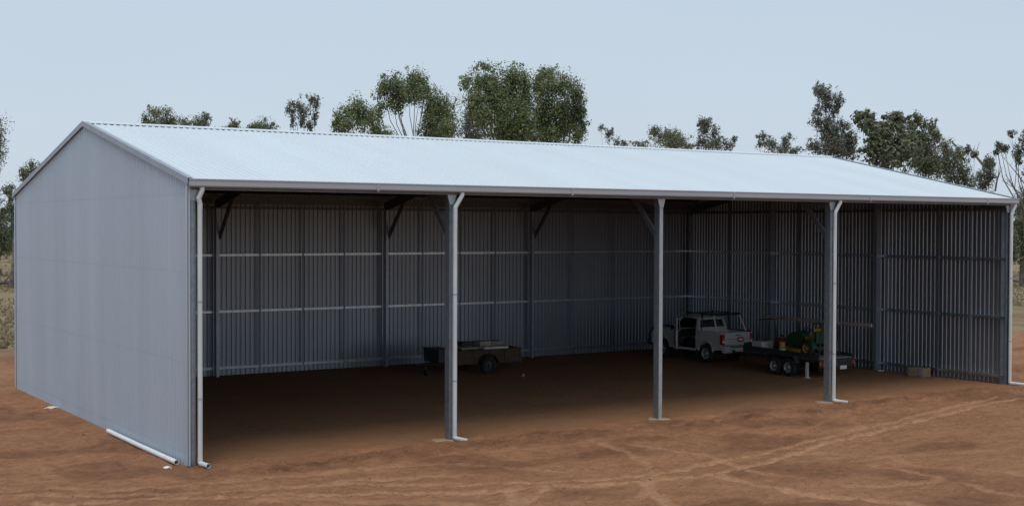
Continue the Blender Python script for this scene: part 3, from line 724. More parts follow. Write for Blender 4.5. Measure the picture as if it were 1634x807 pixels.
# ------------------------------------------------------------------ tandem plant trailer behind the truck
def build_plant_trailer():
    t = thing('plant_trailer', 'dark tandem-axle plant trailer hitched behind the white truck', 'trailer', (27.03, 4.80, 0), 0)
    DS = M['dark_steel']; hw = .93
    bed = MB(); bed.box(-hw, hw, .02, 4.1, .66, .74); bed = bed.build('deck', DS, t)
    for k in range(9):
        MB().box(-hw+.04, hw-.04, .06+k*.45, .06+k*.45+.42, .742, .775).build('deck_plank', M['grey_timber'], bed)
    fr = MB()
    for s_ in (-1, 1): fr.box(s_*.55-.04, s_*.55+.04, .1, 4.1, .55, .66)
    for yy in (.3, 1.6, 3.9): fr.box(-hw+.02, hw-.02, yy, yy+.08, .57, .655)
    fr.build('chassis', DS, t)
    for s_ in (-1, 1):
        MB().prism([(.02, .76), (4.1, .76), (4.1, .98), (3.0, .98), (.02, .90)], s_*hw, s_*(hw-.04), 'x').build('side_rail', DS, t)
    MB().box(-hw+.041, hw-.041, 4.06, 4.10, .78, 1.1).build('headboard', DS, t)
    # sloping beaver-tail ramp folded at the rear, lamps and plate
    rear = MB().cbox(-hw, hw, -.03, .018, .42, .72, .012).build('rear_beam', DS, t)
    for s_ in (-1, 1):
        MB().cbox(*sorted((s_*.76, s_*.88)), -.065, -.031, .50, .60, .01).build('tail_lamp', M['red_lens'], rear)
        MB().cbox(*sorted((s_*.90, s_*.93)), -.075, -.02, .52, .66, .008).build('side_marker', M['amber_lens'], rear)
    pl = MB().cbox(.17, .53, -.05, -.032, .33, .47, .006).build('number_plate', M['plate'], t)
    MB().box(.2, .5, -.034, -.03, .44, .60).build('plate_bracket', DS, t)
    rp = MB(); rp.tube([(-.80, .04, .78), (-.80, .04, 1.15), (.80, .04, 1.15), (.80, .04, .78)], .025, 8)
    for x in (-.4, 0, .4): rp.tube([(x, .04, .78), (x, .04, 1.15)], .018, 6)
    # drawbar to the truck
    db = MB()
    for s_ in (-1, 1): db.tube([(s_*.60, 4.08, .60), (s_*.05, 5.45, .52)], .05, 6)
    db.tube([(0, 5.40, .52), (0, 5.72, .52)], .055, 8); db.build('drawbar', DS, t)
    MB().cbox(-.06, .06, 5.66, 5.82, .46, .62, .02).build('coupling', DS, t)
    MB().tube([(.18, 5.2, .95), (.18, 5.2, .12)], .03, 8).build('jockey_stand', DS, t)
    for s_ in (-1, 1):
        for ay in (1.40, 2.16):
            wheel_parts('wheel', t, (s_*(hw+.12), ay, .345), .345, .20, M['rim'], s_)
        g = MB(); n = 12
        top = [(1.40-.43+(2.16-1.40+.86)*k/n, .74+(.06 if 0 < k < n else -.20)) for k in range(n+1)]
        vv = []
        for a, b in top:
            vv += [(s_*hw, a, b), (s_*(hw+.25), a, b), (s_*(hw+.25), a, b-.012), (s_*hw, a, b-.012)]
        g.add(vv, [(4*i+j, 4*i+(j+1) % 4, 4*i+4+(j+1) % 4, 4*i+4+j) for i in range(n) for j in range(4)]); g.build('mudguard', DS, t)
    ax = MB()
    for ay in (1.40, 2.16): ax.tube([(-hw, ay, .345), (hw, ay, .345)], .04, 8)
    ax.build('axles', DS, t)
    sg = MB(); sg.box(-hw-.04, -hw+.04, .55, .65, .02, .60); sg.box(-hw-.10, -hw+.10, .50, .70, 0.0, .02); sg.build('drop_leg', M['pale_board'], t)
    # overhead rack carrying the long beam
    for yy in (.35, 3.7):
        p = MB(); p.tube([(-.55, yy, .77), (-.42, yy, 2.04)], .03, 8); p.tube([(.55, yy, .77), (.42, yy, 2.04)], .03, 8); p.tube([(-.48, yy, 2.02), (.48, yy, 2.02)], .028, 8)
        p.build('rack_hoop', DS, t)
    return t
build_plant_trailer()
tag(MB().cbox(-.05, .05, -2.85, 2.85, -.06, .06, .01).build('timber_beam', M['grey_timber'], None, (27.08, 5.98, 2.108)), 'long brown beam lying overhead on the plant trailer rack', 'beam')

def build_mower():
    t = thing('compact_tractor', 'small green tractor with yellow wheels and seat on the plant trailer', 'tractor', (26.98, 5.45, .776), 0)
    G, Y = M['green'], M['yellow']
    for s_ in (-1, 1):
        wheel_parts('rear_wheel', t, (s_*.40, .38, .30), .30, .24, Y, s_)
        wheel_parts('front_wheel', t, (s_*.36, 1.42, .20), .20, .16, Y, s_)
        f = MB(); n = 10; vv = []
        for k in range(n+1):
            a = math.pi*(.02+.96*k/n); c = (.38+.36*math.cos(a), .30+.36*math.sin(a))
            vv += [(s_*.27, *c), (s_*.54, *c), (s_*.54, c[0], c[1]-.02), (s_*.27, c[0], c[1]-.02)]
        f.add(vv, [(4*i+j, 4*i+(j+1) % 4, 4*i+4+(j+1) % 4, 4*i+4+j) for i in range(n) for j in range(4)]); f.build('mudguard', G, t)
    MB().box(-.2, .2, .1, 1.5, .22, .36).build('chassis', M['dark_steel'], t)
    MB().prism([(.86, .36), (.88, .84), (1.05, .92), (1.55, .80), (1.66, .62), (1.64, .36)], -.23, .23, 'x').build('bonnet', G, t)
    MB().cbox(-.22, .22, .1, .34, .45, .95, .04).build('rear_cover', G, t)
    MB().cbox(-.36, .36, .62, .95, .33, .37, .01).build('footplate', G, t)
    s = MB(); s.cbox(-.24, .24, .30, .72, .62, .72, .03); s.cbox(-.23, .23, .22, .34, .70, 1.06, .04); s.build('seat', Y, t)
    r = MB(); r.tube([(-.36, .18, .4), (-.36, .14, 1.22), (-.28, .13, 1.27), (.28, .13, 1.27), (.36, .14, 1.22), (.36, .18, .4)], .03, 8); r.build('roll_bar', G, t)
    w = MB(); pts = [(.17*math.cos(2*math.pi*k/14), .80+.17*math.sin(2*math.pi*k/14)*.85, .98+.17*math.sin(2*math.pi*k/14)*.45) for k in range(15)]
    w.tube(pts, .016, 6, False); w.tube([(0, .80, .98), (0, .95, .80)], .018, 6); w.build('steering_wheel', M['black_plastic'], t)
    MB().cbox(-.21, .21, 1.60, 1.68, .42, .70, .02).build('grille', M['black_plastic'], t)
    MB().cbox(-.55, .55, .70, 1.25, .10, .24, .04).build('mower_deck', Y, t)
build_mower()
def lump(name, label, cat, mat, loc, size, rz=0, c=.03):
    o = MB().cbox(-size[0]/2, size[0]/2, -size[1]/2, size[1]/2, 0, size[2], c).build(name, mat, None, loc)
    o.rotation_euler = (0, 0, rz); return tag(o, label, cat)
# white tank with lid at the front of the trailer
tk = thing('water_tank', 'white plastic tank at the front of the plant trailer, nearest the truck', 'tank', (26.72, 8.32, .776), 0)
MB().cbox(-.45, .45, -.30, .30, 0, .40, .07).build('body', M['white_poly'], tk)
MB().lathe([(0.001, .06), (.09, .06), (.10, .04), (.10, 0)], 16, Matrix.Translation((0, 0, .40)) @ Matrix.Rotation(R(-90), 4, 'Y')).build('lid', M['black_plastic'], tk)
mb = thing('motor_pump', 'black and red motor pump on the plant trailer beside the white tank', 'pump', (26.75, 7.45, .776), 0)
MB().cbox(-.3, .3, -.3, .3, 0, .10, .02).build('base', M['dark_steel'], mb)
MB().cbox(-.22, .10, -.22, .22, .10, .42, .05).build('engine', M['black_plastic'], mb)
MB().cbox(-.20, .12, -.2, .2, .42, .58, .05).build('fuel_tank', M['red_paint'], mb)
MB().lathe([(0.001, -.08), (.13, -.08), (.15, -.04), (.15, .05), (.10, .09), (0.001, .09)], 16, Matrix.Translation((.22, 0, .25))).build('pump_housing', M['dark_steel'], mb)
MB().tube([(.22, 0, .40), (.22, .05, .62), (.22, .25, .68)], .04, 8).build('outlet', M['dark_steel'], mb)
jc = thing('fuel_drum', 'yellow drum with white band standing on the trailer edge above the wheels', 'drum', (26.36, 6.98, .776), 0)
MB().lathe([(0.001, 0), (.13, 0), (.14, .02), (.13, .05), (.13, .25), (.14, .28), (.13, .31), (.13, .46), (.12, .48), (0.001, .47)], 20, Matrix.Rotation(R(-90), 4, 'Y')).build('body', M['yellow'], jc, smooth=True)
MB().lathe([(.134, .08), (.134, .22)], 20, Matrix.Rotation(R(-90), 4, 'Y')).build('band', M['white_poly'], jc)

# ------------------------------------------------------------------ low box trailer in the second bay
def build_box_trailer():
    t = thing('box_trailer', 'low brown box trailer with black toolbox on its drawbar, by the back wall', 'trailer', (15.10, 13.0, 0), 0)
    B = M['rusty']; DS = M['dark_steel']; LW = 3.0
    MB().box(.02, LW-.02, .04, 1.56, .42, .47).build('floor', DS, t)
    for (x0, x1, y0, y1) in ((0, LW, 0, .04), (0, LW, 1.56, 1.60), (0, .04, .041, 1.559), (LW-.04, LW, .041, 1.559)):
        o = MB().box(x0, x1, y0, y1, .40, .92).build('side_panel', B, t)
        rl = MB(); rl.cbox(x0-.012, x1+.012, y0-.012, y1+.012, .905, .945, .008); rl.build('top_rail', B, o)
    for k in range(5):
        x = .05+k*(LW-.16)/4
        MB().box(x, x+.06, -.03, -.001, .40, .90).build('stake', B, t)
    for s_, y in ((-1, -.16), (1, 1.76)):
        o = MB().lathe([(.19, -.1), (.28, -.1), (.33, -.07), (.34, -.04), (.34, .04), (.33, .07), (.28, .1), (.19, .1)], 26, Matrix.Rotation(R(90), 4, 'Z')).build('wheel', M['tyre'], t, (1.35, y, .34), smooth=True)
        MB().lathe([(.195, .09*s_), (.17, .04*s_), (.07, .05*s_), (.06, .10*s_), (.001, .10*s_)], 22, Matrix.Rotation(R(90), 4, 'Z')).build('rim', M['black_plastic'], o)
        g = MB(); n = 10; vv = []
        for k in range(n+1):
            a = math.pi*(.06+.88*k/n); cx, cz = 1.35+.42*math.cos(a), .36+.42*math.sin(a); y0, y1 = (y-.12, y+.12) 
            vv += [(cx, y0, cz), (cx, y1, cz), (cx, y1, cz-.014), (cx, y0, cz-.014)]
        g.add(vv, [(4*i+j, 4*i+(j+1) % 4, 4*i+4+(j+1) % 4, 4*i+4+j) for i in range(n) for j in range(4)]); g.build('mudguard', DS, t)
    MB().tube([(1.35, -.1, .34), (1.35, 1.7, .34)], .035, 8).build('axle', DS, t)
    d = MB()
    for s_ in (-1, 1): d.tube([(.05, .8+s_*.5, .43), (-1.15, .8+s_*.04, .43)], .04, 6)
    d.tube([(-1.1, .8, .43), (-1.35, .8, .43)], .045, 8); d.build('drawbar', DS, t)
    MB().tube([(-1.0, .62, .85), (-1.0, .62, .16)], .03, 8).build('jockey_post', DS, t)
    MB().lathe([(.001, -.035), (.12, -.035), (.13, 0), (.12, .035), (.001, .035)], 18, Matrix.Translation((-1.0, .62, .13))).build('jockey_wheel', M['tyre'], t)
    tb = MB().cbox(-.70, -.10, .15, 1.35, .50, 1.0, .03).build('toolbox', M['black_plastic'], t)
    MB().cbox(-.72, -.08, .13, 1.37, .97, 1.03, .015).build('lid', M['black_plastic'], tb)
    for s_ in (.08, 1.40): MB().cbox(LW+.001, LW+.04, s_, s_+.12, .44, .56, .01).build('tail_lamp', M['red_lens'], t)
build_box_trailer()
# load on the box trailer: lengths of timber, cartons and one pale board
for k, (x, y, z, lx, ly, lz, rz) in enumerate([(16.55, 13.42, .96, 2.2, .30, .09, .03), (16.5, 13.80, .96, 2.3, .30, .10, -.02), (16.35, 14.18, .96, 2.1, .28, .10, .02)]):
    o = lump('packing_plank', ['front', 'middle', 'rear'][k]+' grey packing plank lying across the box trailer', 'plank', M['grey_timber'], (x, y, z-.012), (lx, ly, lz), rz, .012); o['group'] = 'planks across the box trailer'
o = lump('pale_board', 'narrow pale board jutting over the near side of the box trailer', 'board', M['pale_board'], (16.95, 13.12, .948), (1.12, .16, .075), .02, .01)
lump('carton', 'flat grey carton, left of two on the box trailer load', 'carton', M['carton'], (16.60, 13.62, 1.05), (.55, .6, .18), .08, .02)
lump('carton', 'flat pale carton, right of two on the box trailer load', 'carton', M['grey_timber'], (17.18, 13.60, 1.05), (.50, .55, .17), -.06, .02)
o = lump('tool_case', 'dark case lying on the planks at the left of the box trailer load', 'case', M['black_plastic'], (15.95, 13.8, 1.05), (.6, .5, .16), .1, .03)

# ------------------------------------------------------------------ small things on the ground
def hollow_pipe(name, a, b, r, mat, label, cat):
    a, b = Vector(a), Vector(b); d = (b-a).normalized(); s1 = d.cross(Vector((0, 0, 1))).normalized(); s2 = s1.cross(d); n = 18
    rings = [[p+(s1*math.cos(2*math.pi*k/n)+s2*math.sin(2*math.pi*k/n))*rad for k in range(n)] for p, rad in ((a, r), (a+(b-a)*.5+Vector((0, 0, -.008)), r), (b, r), (b, r*.86), (a+(b-a)*.5+Vector((0, 0, -.008)), r*.86), (a, r*.86), (a, r))]
    mb = MB().add([q for g in rings for q in g], [(i*n+k, i*n+(k+1) % n, (i+1)*n+(k+1) % n, (i+1)*n+k) for i in range(6) for k in range(n)])
    return tag(mb.build(name, mat, None), label, cat)
hollow_pipe('drain_pipe', (-.17, 6.05, gz(-.17, 6.05)+.07), (-.20, .30, gz(-.20, .3)+.075), .062, M['pvc'], 'long white plastic pipe lying along the foot of the gable wall', 'pipe')
def scrap(label, x, y, s_, seed, mat):
    bm = bmesh.new(); bmesh.ops.create_icosphere(bm, subdivisions=2, radius=1)
    for v in bm.verts:
        k = 1+.5*noise.noise(v.co*1.7+Vector((seed, 0, 0))); v.co = Vector((v.co.x*s_[0]*k, v.co.y*s_[1]*k, v.co.z*s_[2]*k))
    mb = MB(); bm.verts.index_update(); mb.add([v.co[:] for v in bm.verts], [[v.index for v in f.verts] for f in bm.faces]); bm.free()
    return tag(mb.build('litter_scrap', mat, None, (x, y, gz(x, y)+s_[2]*.6)), label, 'litter')
scrap('white scrap lying on the dirt off the near corner of the shed', -.50, .10, (.10, .07, .035), 1, M['pvc'])
scrap('white scrap halfway along the foot of the gable wall', -.22, 11.9, (.22, .12, .04), 4, M['pale_board'])
scrap('pale yellow scrap at the foot of the end wall mullion', 30.42, 5.55, (.16, .10, .04), 9, M['clear_lens'])
scrap('tiny pale scrap on the floor near the box trailer', 17.1, 11.4, (.06, .05, .08), 12, M['carton'])
cr = thing('timber_block', 'short brown timber offcut crate against the end wall', 'crate', (30.30, 3.55, gz(30.3, 3.55)), R(4))
for k, (z0, z1) in enumerate(((.0, .16), (.165, .33))):
    MB().cbox(-.24, .20, -.36, .36, z0, z1, .012).build('plank', M['timber'], cr)
MB().cbox(-.285, -.241, -.33, -.12, .0, .34, .01).build('cleat', M['grey_timber'], cr)

# loose clods on the graded dirt
rng_ = np.random.RandomState(5); mb = MB()
for k in range(2600):
    if rng_.rand() < .35: x, y = rng_.uniform(1, 31), -1.3+rng_.normal()*.5
    else:
        x, y = rng_.uniform(-7, 34), rng_.uniform(-13, -.4)
    if x < -.2: y = rng_.uniform(-10, 8)
    s_ = .012+.045*rng_.rand()**4
    z = gz(x, y); v = []
    for (a, b, c) in ((1, 0, 0), (-.6, .8, 0), (-.5, -.9, 0), (.1, .1, .9), (.2, .8, .4), (.6, -.6, .35)):
        v.append((x+s_*a*rng_.uniform(.6, 1.3), y+s_*b*rng_.uniform(.6, 1.3), z-.004+s_*c*rng_.uniform(.6, 1.2)))
    mb.add(v, [(0, 4, 3), (4, 1, 3), (1, 2, 3), (2, 5, 3), (5, 0, 3), (0, 1, 4), (2, 0, 5)])
tag(mb.build('dirt_clods', M['clod'], None), 'loose clods of red dirt scattered in front of the shed', 'clods', kind='stuff')

# ------------------------------------------------------------------ gum trees
def leaf_object(name, P, N, S, tone, mat, parent, rs):
    """many small drooping leaf sprays: each a bent two-quad strip"""
    n = len(P)
    T = rs.normal(size=(n, 3)); T[:, 2] -= .9
    T -= N*(T*N).sum(1)[:, None]; T /= np.linalg.norm(T, axis=1)[:, None]
    B = np.cross(N, T)
    ln = S*rs.uniform(.7, 1.4, n); wd = S*rs.uniform(.28, .5, n)
    a = P-T*ln[:, None]*.5; c = P+T*ln[:, None]*.5; mid = P+N*(ln*.12)[:, None]
    V = np.stack([a, mid-B*wd[:, None], mid+B*wd[:, None], c], 1).reshape(-1, 3)
    k = np.arange(n)*4
    F = np.stack([np.stack([k, k+1, k+2], 1), np.stack([k+1, k+3, k+2], 1)], 1).reshape(-1, 3)
    me = bpy.data.meshes.new(name)
    me.vertices.add(len(V)); me.vertices.foreach_set('co', V.astype(np.float32).ravel())
    me.loops.add(F.size); me.loops.foreach_set('vertex_index', F.ravel().astype(np.int32))
    me.polygons.add(len(F)); me.polygons.foreach_set('loop_start', np.arange(0, F.size, 3, dtype=np.int32)); me.polygons.foreach_set('loop_total', np.full(len(F), 3, dtype=np.int32))
    me.update(calc_edges=True)
    at = me.attributes.new('tone', 'FLOAT', 'POINT'); at.data.foreach_set('value', np.repeat(tone, 4).astype(np.float32))
    me.materials.append(mat)
    o = bpy.data.objects.new(name, me); col.objects.link(o); o.parent = parent
    return o
TREE_GROUP = 'gum trees behind the shed'
def gum_tree(label, depth, base_u, clumps, leaf='leaf_olive', dens=1.0, seed=0, size=.16, fork=.45, lean=0.0, grow=1.28, trunk_r=.28, dead=()):
    """clumps: (u, v, ru, rv) in photo pixels at the tree's own distance"""
    rs = np.random.RandomState(seed+100); rnd = random.Random(seed)
    k = depth/FPX
    base = CAM+ray(base_u, 404)*depth; base = Vector((base[0], base[1], 0))
    t = thing('gum_tree', label, 'tree', base, 0, TREE_GROUP)
    fwd = Vector((_d[0], _d[1], 0)).normalized()
    P = []; N = []; S = []; tone = []; cents = []
    umin = min(c[0]-c[2] for c in clumps); umax = max(c[0]+c[2] for c in clumps)
    dep = (umax-umin)*k*.32
    for (u, v, ru, rv) in clumps:
        c = at_depth(u, v+1, depth)+fwd*rnd.uniform(-dep, dep)
        a, b = ru*k*grow, rv*k*grow; cents.append((c, a, b))
        ns = max(6, int(7+a*b*6)); subs = []
        for j in range(ns):                      # a clump is several smaller puffs
            q = rs.normal(size=3); q /= np.linalg.norm(q); q *= rs.uniform(.1, .85)
            subs.append((np.array([q[0]*a, q[1]*a, q[2]*b]), rs.uniform(.22, .7)))
        for j in range(int(4+a*b*3)):             # loose wisps hanging round it
            q = rs.normal(size=3); q /= np.linalg.norm(q); q *= rs.uniform(.95, 1.3); q[2] -= .1
            subs.append((np.array([q[0]*a, q[1]*a, q[2]*b]), rs.uniform(.10, .22)))
        for off, sc_ in subs:
            tn = rs.uniform(.25, .75)
            ra, rb = a*sc_+.08, b*sc_*1.15+.08
            n = int(dens*(3.6*(ra*rb)/(size*size)+12))
            d = rs.normal(size=(n, 3)); d /= np.linalg.norm(d, axis=1)[:, None]
            rad = rs.uniform(.1, 1.25, n)**.8
            p = d*rad[:, None]*np.array([ra, ra, rb])+off; p[:, 2] -= np.abs(rs.normal(size=n))*rb*.35; p = p+np.array(c-base)
            nn = d*1.0+rs.normal(size=(n, 3))*.45+np.array([0, 0, .45]); nn /= np.linalg.norm(nn, axis=1)[:, None]
            P.append(p); N.append(nn); S.append(np.full(n, size)*rs.uniform(.7, 1.2, n)); tone.append(np.clip(tn+rs.normal(size=n)*.18, 0, 1))
    leaf_object('crown', np.concatenate(P), np.concatenate(N), np.concatenate(S), np.concatenate(tone), M[leaf], t, rs)
    # trunk and limbs
    mean = sum((c for c, _, _ in cents), Vector())/len(cents)
    top = max(c.z for c, _, _ in cents); fz = top*fork
    tr = MB(); f0 = Vector((mean.x*.45+base.x*.55, mean.y*.45+base.y*.55, fz))-base
    f0.x += lean
    tr.tube([(0, 0, -.3), (0, 0, .3), f0*.5+Vector((rnd.uniform(-.25, .25), rnd.uniform(-.25, .25), 0)), f0], [trunk_r*1.35, trunk_r*1.1, trunk_r*.9, trunk_r*.7], 9)
    tk_ = tr.build('trunk', M['bark'], t, smooth=True)
    for c, a, b in cents:
        q = c-base; w = (q-f0)
        hz = Vector((w.x, w.y, 0)); jt = lambda e: Vector((rnd.uniform(-e, e), rnd.uniform(-e, e), rnd.uniform(-e, e)))
        m0 = f0+w*.25-hz*.12+jt(.25); m1 = f0+w*.6+hz*.12+jt(.35)
        r0 = trunk_r*rnd.uniform(.16, .27)
        lm = MB(); lm.tube([f0-Vector((0, 0, .2)), m0, m1, q], [r0, r0*.8, r0*.5, r0*.2], 6)
        for j in range(4):
            e = q+Vector((rnd.uniform(-a, a), rnd.uniform(-a, a), rnd.uniform(-.2, b)))*.8
            lm.tube([m1+(q-m1)*rnd.uniform(.4, .95), e], [r0*.26, r0*.08], 5)
        lm.build('limb', M['bark'], t)
    for (pa, pb, ra) in dead:                    # bare limbs
        a = at_depth(*pa, depth)-base; b = at_depth(*pb, depth)-base
        m_ = (a+b)*.5+Vector((rnd.uniform(-.2, .2), rnd.uniform(-.2, .2), .1))
        lm = MB(); lm.tube([a, m_, b], [ra, ra*.7, ra*.25], 6)
        for j in range(3):
            s0 = m_+(b-m_)*rnd.uniform(0, .8); e = s0+Vector((rnd.uniform(-.9, .9), rnd.uniform(-.5, .5), rnd.uniform(.2, 1.2)))
            lm.tube([s0, e], [ra*.35, ra*.1], 5)
        lm.build('bare_limb', M['deadwood'], t)
    return t

gum_tree('gum tree at the left frame edge with one hanging branch', 120, -40, [(-6, 240, 14, 22), (-25, 215, 25, 25), (-50, 240, 25, 30), (-40, 290, 30, 30)], 'leaf_olive', 1, 1)
gum_tree('dark ragged gum tree beside the back left corner of the shed', 120, 18, [(43, 262, 9, 11), (36, 275, 9, 10), (45, 278, 8, 10), (20, 298, 10, 8), (30, 310, 9, 9), (14, 312, 6, 8), (48, 300, 8, 14), (22, 335, 10, 16), (5, 335, 9, 14), (35, 345, 10, 20)], 'leaf_olive', 1, 2, trunk_r=.22)
gum_tree('low dark gum tree at the far left edge under the ragged one', 150, 0, [(2, 350, 14, 14), (-12, 370, 16, 20), (10, 378, 14, 18), (-30, 360, 18, 22), (22, 365, 10, 20), (4, 398, 14, 8)], 'leaf_olive', 1.2, 3, fork=.3, trunk_r=.25)
gum_tree('small gum tree just right of the shed peak, leftmost above the roof', 118, 262, [(236, 188, 11, 13), (262, 184, 14, 13), (246, 176, 7, 7), (275, 190, 10, 12), (256, 205, 20, 12)], 'leaf_olive', 1.1, 4, trunk_r=.2)
gum_tree('flat-topped gum tree second from the left above the roof', 124, 305, [(290, 195, 14, 9), (322, 195, 14, 12), (324, 185, 7, 6), (306, 206, 20, 10)], 'leaf_olive', 1.1, 5, trunk_r=.2)
gum_tree('low twin-tipped gum tree top showing over the ridge', 128, 365, [(352, 204, 10, 6), (369, 197, 6, 9), (377, 200, 5, 7), (366, 207, 14, 6)], 'leaf_olive', 1.1, 6, trunk_r=.18)
gum_tree('small rounded tree top just left of the slender tree', 128, 418, [(418, 200, 17, 10), (405, 206, 12, 7), (431, 205, 11, 7)], 'leaf_olive', 1.3, 7, trunk_r=.18)
gum_tree('slender open gum tree with two heads and bare stems', 112, 482, [(470, 168, 8, 9), (477, 163, 7, 10), (463, 172, 5, 7), (497, 155, 6, 8), (506, 164, 6, 9), (486, 178, 7, 9), (480, 190, 5, 9), (504, 184, 6, 8), (467, 188, 4, 9), (494, 196, 6, 8)], 'leaf_grey', 1, 8, size=.15, fork=.62, trunk_r=.16)
gum_tree('bushy low gum tree left of the tall forked one', 108, 570, [(571, 168, 16, 15), (560, 178, 18, 14), (543, 187, 10, 11), (583, 180, 14, 15), (560, 199, 20, 14), (598, 199, 18, 12), (612, 212, 20, 10), (540, 205, 8, 10)], 'leaf_green', 1.15, 9)
gum_tree('tall forked gum tree with rounded heads, left of the biggest tree', 112, 655, [(622, 130, 16, 15), (612, 142, 12, 14), (634, 138, 12, 14), (664, 126, 20, 14), (678, 136, 14, 16), (650, 136, 14, 14), (625, 153, 18, 14), (672, 152, 17, 14), (604, 172, 10, 14), (705, 164, 16, 18), (690, 170, 16, 18), (705, 190, 20, 20), (682, 190, 16, 20), (716, 208, 14, 16), (690, 210, 22, 12), (638, 165, 8, 8)], 'leaf_green', 1.1, 10, fork=.58)
gum_tree('biggest gum tree, broad dense crown in the middle of the skyline', 104, 810, [(773, 104, 13, 8), (744, 130, 9, 12), (760, 124, 16, 16), (782, 126, 22, 20), (818, 118, 22, 16), (836, 130, 16, 18), (758, 158, 18, 18), (788, 152, 24, 22), (812, 148, 24, 22), (838, 158, 18, 22), (770, 180, 18, 16), (800, 182, 26, 22), (832, 186, 22, 24), (804, 208, 34, 18), (838, 210, 20, 16)], 'leaf_green', 1.15, 11, trunk_r=.42)
gum_tree('gum tree merging with the right side of the biggest crown', 106, 890, [(866, 116, 14, 12), (878, 112, 10, 9), (858, 130, 12, 14), (880, 134, 20, 18), (905, 132, 16, 14), (916, 148, 14, 16), (872, 160, 22, 22), (900, 166, 22, 22), (922, 172, 12, 20), (928, 192, 9, 18), (870, 190, 24, 22), (900, 196, 20, 20), (918, 216, 10, 12), (880, 214, 28, 14)], 'leaf_green', 1.1, 12, trunk_r=.36)
gum_tree('small gum tree squeezed between the two tallest green crowns', 122, 752, [(752, 184, 13, 12), (744, 198, 12, 12), (766, 196, 11, 11), (758, 212, 18, 10)], 'leaf_grey', 1.1, 13, trunk_r=.2)
gum_tree('thin sparse sapling just right of the biggest crowns', 130, 985, [(958, 203, 4, 4), (971, 212, 5, 8), (975, 208, 3, 4), (986, 222, 6, 6), (994, 228, 7, 4)], 'leaf_grey', .9, 14, size=.15, fork=.65, trunk_r=.12)
gum_tree('shaggy gum tree left of the narrow one above the roof middle', 122, 1060, [(1025, 227, 12, 6), (1042, 213, 8, 9), (1045, 204, 4, 5), (1062, 212, 10, 10), (1075, 212, 10, 11), (1068, 226, 24, 10), (1084, 224, 10, 8), (1100, 232, 10, 5)], 'leaf_olive', 1.1, 15, trunk_r=.22)
gum_tree('narrow upright gum tree with wispy top above the roof middle', 120, 1130, [(1120, 193, 6, 6), (1128, 196, 8, 8), (1122, 206, 8, 8), (1140, 212, 9, 8), (1144, 222, 9, 8), (1122, 222, 11, 9), (1132, 230, 14, 8), (1161, 228, 9, 7), (1168, 222, 4, 3)], 'leaf_grey', 1, 16, size=.155, trunk_r=.2)
gum_tree('low spreading gum tree left of the tallest right-hand tree', 120, 1240, [(1219, 215, 7, 5), (1215, 226, 7, 6), (1237, 222, 8, 7), (1228, 230, 9, 6), (1258, 218, 8, 7), (1256, 230, 9, 8), (1268, 239, 10, 5), (1244, 238, 16, 6)], 'leaf_grey', 1, 17, size=.155, trunk_r=.2)
gum_tree('tallest right-hand gum tree, with a high narrow open head', 112, 1330, [(1302, 142, 7, 7), (1315, 140, 8, 6), (1322, 152, 9, 8), (1308, 155, 7, 7), (1338, 158, 6, 9), (1320, 168, 8, 7), (1332, 172, 6, 7), (1304, 172, 5, 7), (1300, 192, 9, 9), (1318, 194, 11, 10), (1330, 204, 13, 11), (1316, 212, 12, 11), (1338, 222, 14, 14), (1357, 214, 12, 15), (1350, 194, 6, 8), (1364, 226, 8, 14), (1297, 231, 14, 8), (1322, 232, 18, 10), (1350, 240, 18, 8)], 'leaf_grey', 1.15, 18, size=.155, trunk_r=.26, grow=1.45)
gum_tree('broad open gum tree right of the tallest right-hand tree', 110, 1420, [(1376, 180, 9, 7), (1390, 184, 8, 7), (1428, 182, 12, 6), (1438, 190, 9, 7), (1384, 196, 9, 8), (1402, 196, 10, 8), (1420, 200, 11, 9), (1394, 212, 9, 9), (1412, 216, 14, 12), (1436, 212, 13, 11), (1386, 230, 10, 10), (1408, 236, 18, 14), (1436, 234, 18, 14), (1420, 252, 24, 10), (1452, 216, 9, 10)], 'leaf_olive', 1.1, 19, size=.3, grow=1.45)
gum_tree('dense dark gum tree with twin knobs above the falling roof edge', 112, 1480, [(1468, 186, 8, 7), (1476, 195, 8, 7), (1458, 194, 6, 6), (1492, 200, 7, 9), (1492, 214, 7, 10), (1478, 216, 14, 12), (1462, 224, 12, 12), (1484, 234, 18, 15), (1464, 246, 16, 14), (1490, 256, 18, 14), (1472, 264, 20, 10)], 'leaf_olive', 1.3, 20, grow=1.45)
gum_tree('ragged gum tree between the dense dark tree and the leaning one', 108, 1525, [(1507, 232, 8, 9), (1514, 244, 9, 8), (1530, 236, 6, 7), (1534, 248, 7, 8), (1520, 258, 11, 10), (1538, 268, 9, 9), (1526, 276, 13, 11), (1546, 284, 11, 10), (1510, 266, 9, 12)], 'leaf_olive', 1.1, 21, size=.155, trunk_r=.22, grow=1.45)
gum_tree('leaning broken-topped gum tree near the right end of the roof', 100, 1585, [(1547, 236, 4, 5), (1551, 243, 4, 4), (1574, 255, 8, 7), (1582, 262, 7, 8), (1572, 268, 11, 9), (1564, 280, 8, 8), (1580, 282, 8, 9), (1570, 294, 11, 9)], 'leaf_grey', 1.15, 22, size=.15, trunk_r=.18,
         dead=[((1568, 262), (1547, 237), .12), ((1588, 305), (1597, 272), .08)])
gum_tree('gum tree at the right frame edge with bare grey limbs', 96, 1650, [(1604, 229, 5, 5), (1612, 233, 5, 5), (1621, 210, 6, 4), (1632, 216, 9, 9), (1628, 238, 9, 10), (1622, 250, 7, 6), (1645, 228, 14, 18), (1636, 272, 10, 14), (1655, 260, 16, 20), (1590, 240, 3, 3)], 'leaf_grey', 1.1, 23, size=.15,
         dead=[((1640, 300), (1596, 246), .045), ((1634, 330), (1604, 278), .06), ((1632, 312), (1598, 288), .04)])
